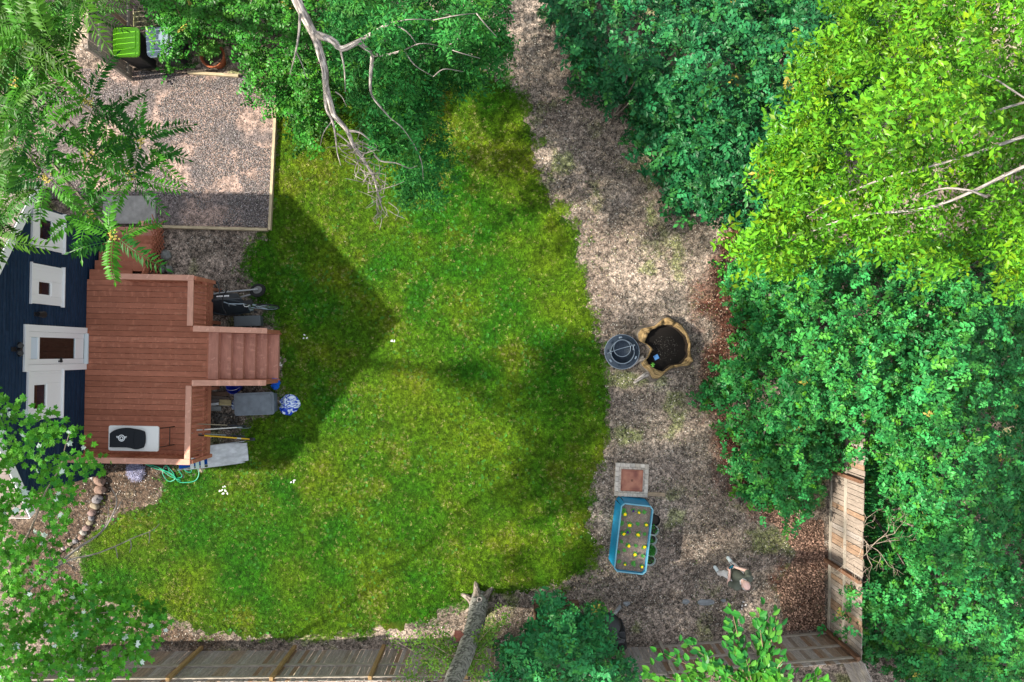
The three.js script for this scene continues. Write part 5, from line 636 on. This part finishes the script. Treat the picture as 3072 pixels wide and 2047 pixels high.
{ // fire pit
  const t = thing('fire_pit', 'round black steel fire pit with swivel cooking grate', 'fire pit', undefined, W(1866, 1056, 0.2).setY(0)), m = mat([0.03, 0.045, 0.07], 0.42, { metalness: 0.3 }), rimM = mat([0.25, 0.3, 0.36], 0.35, { metalness: 0.5 });
  part('bowl', lathe([[0.0, 0.03], [0.28, 0.05], [0.31, 0.3], [0.33, 0.3], [0.33, 0.26], [0.47, 0.22], [0.48, 0.2], [0.44, 0.02], [0.42, 0.0], [0, 0.0]], 40), m, t); part('rim', new THREE.TorusGeometry(0.32, 0.013, 6, 44).rotateX(Math.PI / 2).translate(0, 0.31, 0), rimM, t); part('outer_rim', new THREE.TorusGeometry(0.475, 0.01, 6, 50).rotateX(Math.PI / 2).translate(0, 0.215, 0), rimM, t);
  for (let i = 0; i < 9; i++) { const a = i * 0.698 + 0.4; part('vent_tab', rbox(0.05, 0.04, 0.09, 0.01, 0, 0, 0).rotateY(-a).translate(Math.cos(a) * 0.4, 0.255, Math.sin(a) * 0.4), i % 3 ? m : rimM, t); }
  const gr = part('grate', new THREE.TorusGeometry(0.23, 0.011, 6, 40).rotateX(Math.PI / 2).translate(-0.03, 0.42, -0.1), rimM, t); for (let i = -9; i <= 9; i++) { const z = i * 0.0235, w = Math.sqrt(0.225 ** 2 - z * z); part('grate_bar', box(w * 2, 0.006, 0.006, -0.03, 0.42, -0.1 + z), m, gr); } for (let i = -6; i <= 6; i += 2) { const x = i * 0.034, w = Math.sqrt(0.225 ** 2 - x * x); part('grate_bar', box(0.006, 0.006, w * 2, -0.03 + x, 0.426, -0.1), m, gr); }
  part('swivel_arm', tube([V(-0.44, 0.44, 0.04), V(-0.1, 0.44, -0.08), V(0.28, 0.44, -0.18)], 0.011, 0.011, 6, 8), rimM, t); part('swivel_post', tube([V(0.3, 0.0, -0.18), V(0.3, 0.25, -0.18), V(0.3, 0.48, -0.18)], 0.02, 0.02, 8, 4), rimM, t); part('poker_handle', tube([V(0.28, 0.45, -0.16), V(0.27, 0.43, -0.1), V(0.27, 0.4, -0.05)], 0.012, 0.01, 6, 6), rimM, t);
}
{ // square of pavers with a rusty plate
  const t = thing('paver_fire_square', 'square of pale concrete pavers around a rust red plate', 'pavers', undefined, W(1895, 1441, 0.1).setY(0), -0.045), pv = [[0.74, 0.66, 0.58], [0.66, 0.6, 0.54], [0.78, 0.7, 0.62], [0.64, 0.56, 0.48]].map((c) => mat(c, 0.9, { map: speckle, bumpMap: rough, bumpScale: 0.004 })), S = 0.92, w = 0.105;
  for (let k = 0; k < 4; k++) for (let ring = 0; ring < 2; ring++) { const L = S - ring * 2 * (w + 0.004) - w, n = ring ? 5 : 6; for (let i = 0; i < n; i++) { const g = rbox(L / n - 0.005, 0.12, w, 0.006, -S / 2 + ring * (w + 0.004) + (i + 0.5) * L / n, 0.06 + rr(-0.004, 0.004), -S / 2 + w / 2 + ring * (w + 0.004)).rotateY(k * Math.PI / 2); part('paver', g, pv[Math.floor(rnd() * 4)], t); } }
  const rust = mat([0.42, 0.19, 0.145], 0.75, { map: tex(256, 256, (u, v) => { const n = fbm(u * 5, v * 5, 4, 3, 5), k = 0.65 + 0.5 * n; return [k, k * (0.9 + 0.15 * n), k * 0.95]; }) }), pl = part('rust_plate', rbox(0.6, 0.02, 0.6, 0.008, 0, 0.14, 0), rust, t); for (const s of [-1, 1]) { part('plate_lip', rbox(0.6, 0.022, 0.016, 0.005, 0, 0.158, s * 0.29), rust, pl); part('plate_lip', rbox(0.016, 0.022, 0.565, 0.005, s * 0.29, 0.158, 0), rust, pl); } part('knob', new THREE.TorusGeometry(0.022, 0.008, 6, 14).rotateX(Math.PI / 2).translate(0, 0.158, 0), mat([0.12, 0.06, 0.05], 0.6), pl);
  const m = single('loose_plank', rbox(0.5, 0.04, 0.11, 0.006), mat([0.5, 0.38, 0.26], 0.85, { map: grainA }), 'short pale plank end beside the paver square', 'plank', undefined, W(1968, 1483).setY(0.02)); m.rotation.y = -0.05;
}
{ // blue planter with flowers
  const hp = 0.78, th = -0.115, c = W(1901, 1617, hp), t = thing('raised_planter', 'bright blue raised planter bed filled with soil', 'planter', undefined, [c.x, 0, c.z], th), bm = [mat([0.0, 0.21, 0.4], 0.45), mat([0.0, 0.24, 0.46], 0.45)], rm = mat([0.12, 0.32, 0.42], 0.4), w = 0.84, l = 1.82, e = 0.05;
  const side = (ax, az, bx, bz, nx, nz) => { const P = [[ax + nx * e, 0, az + nz * e], [bx + nx * e, 0, bz + nz * e], [bx, hp, bz], [ax, hp, az], [ax - nx * 0.02, hp, az - nz * 0.02], [bx - nx * 0.02, hp, bz - nz * 0.02], [bx - nx * 0.02, 0.4, bz - nz * 0.02], [ax - nx * 0.02, 0.4, az - nz * 0.02]]; const q = (a, b, cc, d) => [P[a], P[b], P[cc], P[a], P[cc], P[d]].flat(); return geoOf([...q(0, 1, 2, 3), ...q(4, 5, 6, 7)]); };
  const k = 0.08, oct = [[-w / 2, -l / 2 + k], [-w / 2 + k, -l / 2], [w / 2 - k, -l / 2], [w / 2, -l / 2 + k], [w / 2, l / 2 - k], [w / 2 - k, l / 2], [-w / 2 + k, l / 2], [-w / 2, l / 2 - k]];
  oct.forEach(([ax, az], i) => { const [bx, bz] = oct[(i + 1) % 8], L = Math.hypot(bx - ax, bz - az), nx = (bz - az) / L, nz = -(bx - ax) / L, d = nx * (ax + bx) + nz * (az + bz) > 0 ? 1 : -1; part('side_panel', side(ax, az, bx, bz, nx * d, nz * d), bm[i % 2], t); part('rim', beam(V(ax, hp + 0.008, az), V(bx, hp + 0.008, bz), 0.035, 0.02), rm, t); });
  for (const s of [-1, 1]) for (let i = 0; i < 3; i++) part('seam_strip', beam(V(s * (w / 2 + 0.03), 0.02, -0.55 + i * 0.55), V(s * (w / 2 + 0.006), hp - 0.01, -0.55 + i * 0.55), 0.03, 0.012), bm[1], t);
  const so = part('soil', new THREE.ShapeGeometry(new THREE.Shape(oct.map(([x, z]) => new THREE.Vector2(x * 0.985, z * 0.985)))).rotateX(Math.PI / 2).translate(0, 0.68, 0), mat([0.3, 0.23, 0.19], 0.95, { map: speckle, side: THREE.DoubleSide }), t);
  const li = []; for (let i = 0; i < 1500; i++) { const kk = rr(0.08, 0.45); li.push([rr(-0.39, 0.39), 0.685, rr(-0.87, 0.87), rr(0, 6.28), [rr(0.006, 0.022), 0.004, rr(0.004, 0.009)], C(kk, kk * 0.88, kk * 0.75), rr(-0.4, 0.4)]); } scatter('soil_litter', new THREE.OctahedronGeometry(1, 0), mat([1, 1, 1], 0.95), li, undefined, undefined, t);
  const leafG = mat([0.05, 0.25, 0.03], 0.55, { side: THREE.DoubleSide }), pet = { yellow: mat([0.85, 0.62, 0.01], 0.6, { side: THREE.DoubleSide }), purple: mat([0.06, 0.02, 0.14], 0.6, { side: THREE.DoubleSide }) };
  const flower = (x, y, kind) => { const p = W(1800 + x / 4.236, 1370 + y / 4.236, 0.72), f = thing('bedding_flower', { yellow: 'small yellow flower with green leaves in the blue planter', purple: 'dark purple flower in the blue planter', green: 'small leafy green seedling in the blue planter' }[kind], 'flower', kind + ' plants in the blue planter', [p.x, 0.68, p.z], rr(0, 6)); f.scale.setScalar(rr(0.9, 1.5)); part('leaves', (() => { const P = [], m = new THREE.Matrix4(), q = new THREE.Quaternion(), e2 = new THREE.Euler(); for (let i = 0; i < 9; i++) { m.compose(V(0, 0.01, 0), q.setFromEuler(e2.set(rr(-0.3, 0.3), i * 0.7, rr(0.1, 0.7), 'YXZ')), V(1, 1, 1)); leafTris(P, rr(0.05, 0.085), 0.035, 0.1, m); } return geoOf(P); })(), leafG, f); if (kind !== 'green') { part('stem', tube([V(0, 0, 0), V(0.005, 0.04, 0), V(0.01, 0.075, 0.005)], 0.004, 0.003, 5, 4), leafG, f); const P = [], m = new THREE.Matrix4(), q = new THREE.Quaternion(), e2 = new THREE.Euler(); for (let i = 0; i < 6; i++) { m.compose(V(0.01, 0.078, 0.005), q.setFromEuler(e2.set(0, i * 1.047, 0.25, 'YXZ')), V(1, 1, 1)); leafTris(P, rr(0.026, 0.044), 0.034, 0.14, m, 0.6); } part('blossom', geoOf(P), pet[kind], f); } };
  for (const [x, y] of [[313, 735], [497, 705], [378, 868], [585, 868], [296, 983], [485, 988], [355, 1130], [560, 1150], [443, 1245], [320, 1370], [530, 1395]]) flower(x, y, 'yellow');
  for (const [x, y] of [[300, 690], [565, 710], [272, 850], [482, 858], [570, 990], [275, 1085], [310, 1195], [235, 1215], [240, 1340], [425, 1360], [545, 1265], [455, 1135]]) flower(x, y, 'green'); for (const [x, y] of [[422, 685], [355, 955]]) flower(x, y, 'purple');
  // pots standing against it
  const wire = mat([0.62, 0.66, 0.62], 0.5), pot = (x, y, r, m, label, gr, leaves) => { const p = W(1800 + x / 4.236, 1370 + y / 4.236, 0.25), o = thing('plant_pot', label, 'pot', gr, [p.x, 0, p.z]); part('body', lathe([[0, 0.01], [r * 0.75, 0.01], [r, 0.27], [r * 1.08, 0.28], [r * 1.06, 0.26], [r * 0.93, 0.25], [r * 0.9, 0.2], [0, 0.2]], 22), m, o); part('soil', new THREE.CircleGeometry(r * 0.9, 16).rotateX(-Math.PI / 2).translate(0, 0.205, 0), mat([0.05, 0.04, 0.035], 0.95), o); if (leaves) { const lq = []; for (let i = 0; i < leaves; i++) lq.push([gauss() * r * 0.5, rr(0.22, 0.34), gauss() * r * 0.6, rr(0, 6.28), rr(0.6, 1), hashCol([0.05, 0.26, 0.04], rr(0.7, 1.4)), rr(-0.5, 0.5), rr(-0.5, 0.5)]); scatter('foliage', sprig(5, 0.07, 0.04, 0.1), leafSoft, lq, undefined, undefined, o); } };
  pot(690, 810, 0.15, mat([0.015, 0.016, 0.018], 0.6), 'black plastic pot against the blue planter'); pot(680, 940, 0.135, wire, 'white rimmed empty pot next to the black one', undefined, 4); pot(662, 1060, 0.125, wire, 'white rimmed pot with few green sprouts', undefined, 9); pot(650, 1195, 0.15, wire, 'white rimmed pot overflowing with green leaves', undefined, 34); pot(636, 1320, 0.14, wire, 'white rimmed pot with dry soil at the planter end', undefined, 3);
}
{ // stones sunk in the soil, compost bin, timber planter, clay shard
  const fs = mat([0.34, 0.36, 0.38], 0.9, { map: speckle, bumpMap: rough, bumpScale: 0.01 });
  for (const [px, py, w, d, label] of [[2120, 1808, 0.46, 0.2, 'largest grey flagstone sunk in the soil beyond the person'], [2058, 1806, 0.22, 0.14, 'middle sized grey flagstone sunk in the soil'], [2170, 1802, 0.14, 0.1, 'smallest grey flagstone sunk in the soil'], [1880, 1812, 0.2, 0.12, 'grey flagstone sunk in soil near the black bin']]) single('flagstone', lumpy(1, w / 2, 0.03, d / 2, 0.25, px, 2), fs, label, 'flagstone', undefined, W(px, py).setY(0.01));
  for (const [x, y, a, label] of [[1843, 1846, 1.5, 'upright grey edging slab beside the black bin'], [1852, 1826, 0.9, 'short grey edging slab meeting the upright one']]) { const m = single('edging_slab', rbox(0.26, 0.16, 0.05, 0.01, 0, 0.08, 0), fs, label, 'slab', undefined, W(x, y)); m.rotation.y = a; }
  const b = thing('compost_bin', 'black plastic compost bin with open lid by the fence', 'bin', undefined, W(1842, 1905, 0.4).setY(0), 0.1), bm = mat([0.012, 0.013, 0.015], 0.38); part('body', taperBox(0.58, 0.58, 0.52, 0.5, 0.85, 0.06), bm, b); const lid = part('lid', lathe([[0, 0.1], [0.2, 0.09], [0.31, 0.02], [0.32, 0], [0, 0]], 24), bm, b); lid.position.set(-0.14, 0.72, -0.42); lid.rotation.x = -0.6; for (let i = 0; i < 4; i++) part('rib', box(0.6, 0.02, 0.6, 0, 0.15 + i * 0.18, 0).scale(0.98 - i * 0.012, 1, 0.98 - i * 0.025), bm, b); part('bag_fold', lumpy(0.26, 1, 0.4, 0.9, 0.4, 5, 3).translate(0, 0.84, 0), mat([0.014, 0.014, 0.016], 0.25), b, 'crumpled black bag filling the bin');
  const pl = thing('timber_planter', 'square brown timber planter box under the bushy shrub', 'planter', undefined, W(1668, 1868).setY(0), 0.01), tw = [mat([0.2, 0.11, 0.07], 0.85, { map: grainB }), mat([0.27, 0.16, 0.1], 0.85, { map: grainB })], s = 0.6; for (let k = 0; k < 4; k++) for (let j = 0; j < 3; j++) part('board', rbox(1.24, 0.095, 0.045, 0.005, 0, 0.05 + j * 0.1, -s).rotateY(k * Math.PI / 2), tw[(k + j) % 2], pl); for (const x of [-1, 1]) for (const z of [-1, 1]) part('corner_post', box(0.08, 0.36, 0.08, x * 0.54, 0.18, z * 0.54), tw[0], pl); part('soil', box(1.1, 0.22, 1.1, 0, 0.115, 0), mat([0.1, 0.07, 0.055], 0.95), pl);
  const shp = new THREE.Shape(); shp.moveTo(0, 0.16); shp.lineTo(0.1, 0.08); shp.lineTo(0.12, -0.06); shp.lineTo(0.02, -0.16); shp.lineTo(-0.11, -0.1); shp.lineTo(-0.1, 0.04); const m = single('birdhouse_plate', new THREE.ExtrudeGeometry(shp, { depth: 0.05, bevelSize: 0.01, bevelThickness: 0.01, bevelSegments: 1 }).rotateX(-1.2), mat([0.5, 0.19, 0.14], 0.8, { map: speckle }), 'salmon red clay plate fixed to the thick trunk', 'plate', undefined, W(1375, 1906, 2.3)); m.rotation.y = 0.5;
  // little white bits on the lawn
  const wb = []; for (const [px, py, n] of [[672, 1470, 10], [885, 1440, 4], [1175, 1032, 3], [848, 1097, 3], [915, 1004, 3], [2235, 1815, 5]]) for (let i = 0; i < n; i++) { const p = W(px + rr(-12, 12), py + rr(-12, 12)); wb.push([p.x, 0.04, p.z, rr(0, 6.28), [rr(0.02, 0.05), 0.012, rr(0.015, 0.03)], C(0.75, 0.72, 0.7), rr(-0.5, 0.5)]); }
  scatter('paper_scraps', new THREE.DodecahedronGeometry(1, 0), mat([1, 1, 1], 0.8), wb, 'small white scraps of paper scattered on grass and soil', 'litter');
}
// ---------- the person ----------
{
  const O = V(5.93, 0, 5.88), t = thing('person', 'person in olive shirt and pale trousers holding a remote controller', 'person', undefined, O);
  const f = V(-0.56, 0, -0.83).normalize(), r = V(-f.z, 0, f.x);       // facing and the body's right hand side
  const J = (fw, y, rt) => V(f.x * fw + r.x * rt, y, f.z * fw + r.z * rt);
  const smin = (a, b, k) => { const h = clamp(0.5 + 0.5 * (b - a) / k); return lerp(b, a, h) - k * h * (1 - h); };
  const cap = (p, a, b, ra, rb) => { const bx = b.x - a.x, by = b.y - a.y, bz = b.z - a.z, px = p.x - a.x, py = p.y - a.y, pz = p.z - a.z, h = clamp((px * bx + py * by + pz * bz) / (bx * bx + by * by + bz * bz || 1)); return Math.hypot(px - bx * h, py - by * h, pz - bz * h) - lerp(ra, rb, h); };
  function mesh(bones, k, lo, hi, res) { // smooth union of tapered bones
    const mc = new MarchingCubes(res, new THREE.MeshStandardMaterial(), false, false, 160000); mc.isolation = 0; const c = lo.clone().add(hi).multiplyScalar(0.5), s = Math.max(hi.x - lo.x, hi.y - lo.y, hi.z - lo.z) / 2 * 1.06, p = V(0, 0, 0), hf = res / 2;
    for (let z = 0; z < res; z++) for (let y = 0; y < res; y++) for (let x = 0; x < res; x++) { p.set(c.x + (x - hf) / hf * s, c.y + (y - hf) / hf * s, c.z + (z - hf) / hf * s); let d = 9; for (const [a, b, ra, rb] of bones) d = smin(d, cap(p, a, b, ra, rb), k); mc.field[x + y * res + z * res * res] = -d; }
    mc.update(); const n = mc.count, g = new THREE.BufferGeometry(), P = new Float32Array(n * 3), N = new Float32Array(n * 3); for (let i = 0; i < n; i++) { P[3 * i] = c.x + mc.positionArray[3 * i] * s; P[3 * i + 1] = c.y + mc.positionArray[3 * i + 1] * s; P[3 * i + 2] = c.z + mc.positionArray[3 * i + 2] * s; for (let q = 0; q < 3; q++) N[3 * i + q] = mc.normalArray[3 * i + q]; }
    g.setAttribute('position', new THREE.BufferAttribute(P, 3)); g.computeVertexNormals(); g.setAttribute('uv', new THREE.BufferAttribute(new Float32Array(n * 2), 2));
    { const e1 = V(P[3] - P[0], P[4] - P[1], P[5] - P[2]), e2 = V(P[6] - P[0], P[7] - P[1], P[8] - P[2]), fn = e1.cross(e2), nn = V(N[0], N[1], N[2]); if (fn.dot(nn) < 0) { for (let i = 0; i < n; i += 3) for (let q = 0; q < 3; q++) { const v = P[3 * (i + 1) + q]; P[3 * (i + 1) + q] = P[3 * (i + 2) + q]; P[3 * (i + 2) + q] = v; } g.computeVertexNormals(); } }
    g.setAttribute('normal', new THREE.BufferAttribute(N, 3)); for (let i = 0; i < n; i++) { const l = Math.hypot(N[3 * i], N[3 * i + 1], N[3 * i + 2]) || 1; N[3 * i] /= l; N[3 * i + 1] /= l; N[3 * i + 2] /= l; }
    const gn = geoOf(Array.from(P)).attributes.normal; let agree = 0; for (let i = 0; i < n; i++) agree += gn.getX(i) * N[3 * i] + gn.getY(i) * N[3 * i + 1] + gn.getZ(i) * N[3 * i + 2]; if (agree < 0) for (let i = 0; i < N.length; i++) N[i] *= -1;
    return g;
  }
  const ankL = W(2154, 1716).sub(O).setY(0.09), ankR = W(2193, 1688).sub(O).setY(0.09), hipL = J(0, 0.92, -0.1), hipR = J(0, 0.92, 0.1), kneeL = ankL.clone().lerp(hipL, 0.5).addScaledVector(f, 0.05).setY(0.5), kneeR = ankR.clone().lerp(hipR, 0.5).addScaledVector(f, 0.05).setY(0.5);
  const chest = J(-0.03, 1.3, 0), neck = J(-0.02, 1.5, 0), shL = J(-0.03, 1.42, -0.19), shR = J(-0.03, 1.42, 0.19), elL = J(0.02, 1.14, -0.29), elR = J(0.02, 1.14, 0.29), haL = J(0.27, 1.12, -0.09), haR = J(0.27, 1.12, 0.09), hd = J(-0.01, 1.66, 0), jaw = J(0.05, 1.59, 0);
  const body = [[J(0, 0.95, -0.05), J(0, 0.95, 0.05), 0.13, 0.13], [J(0, 1.0, 0), chest, 0.13, 0.14], [shL, shR, 0.08, 0.08], [chest, neck, 0.11, 0.055], [neck, hd, 0.055, 0.06], [hd, J(-0.01, 1.68, 0), 0.09, 0.098], [J(-0.045, 1.68, 0), J(0.02, 1.69, 0), 0.094, 0.09], [jaw, J(0.06, 1.62, 0), 0.058, 0.066], [J(0.105, 1.645, 0), J(0.125, 1.625, 0), 0.012, 0.016], [J(0, 1.66, -0.09), J(-0.005, 1.63, -0.092), 0.02, 0.016], [J(0, 1.66, 0.09), J(-0.005, 1.63, 0.092), 0.02, 0.016],
    [shL, elL, 0.062, 0.045], [shR, elR, 0.062, 0.045], [elL, haL, 0.045, 0.03], [elR, haR, 0.045, 0.03], [hipL, kneeL, 0.095, 0.065], [hipR, kneeR, 0.095, 0.065], [kneeL, ankL, 0.06, 0.042], [kneeR, ankR, 0.06, 0.042], [ankL, ankL.clone().addScaledVector(f, 0.14).setY(0.05), 0.045, 0.035], [ankR, ankR.clone().addScaledVector(f, 0.14).setY(0.05), 0.045, 0.035]];
  const skin = mat([0.78, 0.49, 0.41], 0.55), hand = (s, h) => { const b = [[h, h.clone().addScaledVector(f, 0.05), 0.026, 0.028]]; for (let i = 0; i < 4; i++) { const k = h.clone().addScaledVector(f, 0.06).add(V(0, 0.022 - i * 0.017, 0)), tip = k.clone().addScaledVector(f, [0.035, 0.042, 0.038, 0.028][i]).addScaledVector(r, -s * 0.02); b.push([k, tip, 0.0095, 0.0085], [tip, tip.clone().addScaledVector(r, -s * 0.03).addScaledVector(f, -0.008), 0.0085, 0.0075]); } const th = h.clone().addScaledVector(r, -s * 0.018).addScaledVector(f, 0.015).add(V(0, 0.022, 0)); b.push([th, th.clone().addScaledVector(f, 0.03).add(V(0, 0.018, 0)), 0.012, 0.011], [th.clone().addScaledVector(f, 0.03).add(V(0, 0.018, 0)), th.clone().addScaledVector(f, 0.035).addScaledVector(r, -s * 0.025).add(V(0, 0.02, 0)), 0.0105, 0.009]); return mesh(b, 0.006, h.clone().add(V(-0.13, -0.11, -0.13)), h.clone().add(V(0.13, 0.11, 0.13)), 64); };
  const lo = V(-0.6, 0, -0.6), hi = V(0.6, 1.8, 0.6);
  const skinG = merge([mesh(body, 0.035, lo, hi, 128), hand(-1, haL), hand(1, haR)]);
  const bd = part('body', skinG, skin, t);
  part('shirt', mesh([[J(0, 0.9, -0.06), J(0, 0.9, 0.06), 0.158, 0.158], [J(0, 0.98, 0), chest, 0.165, 0.172], [J(0.05, 1.05, 0), J(0.03, 1.2, 0), 0.14, 0.14], [shL, shR, 0.1, 0.1], [chest, J(-0.02, 1.44, 0), 0.13, 0.075], [shL, shL.clone().lerp(elL, 0.75), 0.085, 0.082], [shR, shR.clone().lerp(elR, 0.75), 0.085, 0.082]], 0.035, V(-0.45, 0.7, -0.45), V(0.45, 1.6, 0.45), 76), mat([0.115, 0.125, 0.1], 0.9), bd, 'dark olive short sleeved shirt');
  part('trousers', mesh([[J(0, 0.93, -0.06), J(0, 0.93, 0.06), 0.148, 0.148], [hipL, kneeL, 0.118, 0.085], [hipR, kneeR, 0.118, 0.085], [kneeL, ankL.clone().setY(0.13), 0.082, 0.062], [kneeR, ankR.clone().setY(0.13), 0.082, 0.062]], 0.03, V(-0.5, 0.05, -0.5), V(0.5, 1.1, 0.5), 84), mat([0.86, 0.83, 0.82], 0.85), bd, 'pale cream trousers');
  for (const a of [ankL, ankR]) { const toe = a.clone().addScaledVector(f, 0.17); const s = part('shoe', mesh([[a.clone().setY(0.075), a.clone().setY(0.11), 0.056, 0.05], [a.clone().addScaledVector(f, -0.04).setY(0.045), toe.clone().setY(0.045), 0.045, 0.046], [a.clone().addScaledVector(f, 0.05).setY(0.07), toe.clone().setY(0.05), 0.05, 0.045]], 0.02, a.clone().add(V(-0.26, -0.1, -0.26)), a.clone().add(V(0.26, 0.12, 0.26)), 60), mat([0.66, 0.72, 0.72], 0.6), bd); part('tongue', new THREE.SphereGeometry(0.036, 10, 8).scale(1, 0.7, 1).translate(a.x + f.x * 0.035, 0.118, a.z + f.z * 0.035), black, s, 'black tongue of the shoe'); }
  { const g = mesh([[J(-0.05, 1.7, 0), J(-0.015, 1.7, 0), 0.1, 0.1], [J(-0.06, 1.64, -0.03), J(-0.06, 1.64, 0.03), 0.085, 0.085]], 0.02, V(-0.2, 1.45, -0.2), V(0.2, 1.85, 0.2), 56), P = Array.from(g.attributes.position.array), Q = []; for (let i = 0; i < P.length; i += 9) { const y = (P[i + 1] + P[i + 4] + P[i + 7]) / 3, fw = ((P[i] + P[i + 3] + P[i + 6]) * f.x + (P[i + 2] + P[i + 5] + P[i + 8]) * f.z) / 3; if (y < 1.745 && fw < 0.0 && y > 1.57) Q.push(...P.slice(i, i + 9)); } if (Q.length) part('hair', geoOf(Q), mat([0.6, 0.57, 0.55], 0.8, { side: THREE.DoubleSide }), bd, 'short grey hair round the back of the head'); }
  part('beard', mesh([[J(0.075, 1.565, -0.03), J(0.075, 1.565, 0.03), 0.045, 0.045], [J(0.05, 1.59, -0.06), J(0.05, 1.59, 0.06), 0.035, 0.035]], 0.02, V(-0.2, 1.4, -0.2), V(0.2, 1.75, 0.2), 48), mat([0.72, 0.69, 0.68], 0.85), bd, 'short white beard');
  for (const s of [-1, 1]) part('eye', new THREE.SphereGeometry(0.012, 8, 6).translate(...J(0.098, 1.665, s * 0.034).toArray()), mat([0.05, 0.04, 0.04], 0.3), bd);
  const c = thing('remote_controller', 'black handheld remote controller with blue green screen', 'controller', undefined, O.clone().add(J(0.335, 1.135, 0)), Math.atan2(-r.z, r.x)); part('body', new RoundedBoxGeometry(0.17, 0.035, 0.1, 3, 0.015).rotateX(0.5), black, c); part('screen', rbox(0.12, 0.01, 0.075, 0.004).rotateX(0.5).translate(0, 0.028, -0.012), mat([0.01, 0.13, 0.2], 0.2), c); for (const s of [-1, 1]) { part('stick', new THREE.CylinderGeometry(0.006, 0.006, 0.03, 8).translate(s * 0.07, 0.03, 0.0), black, c); part('antenna', box(0.018, 0.01, 0.09, s * 0.05, 0.03, -0.085), black, c); }
}
renderer.render(scene, camera);
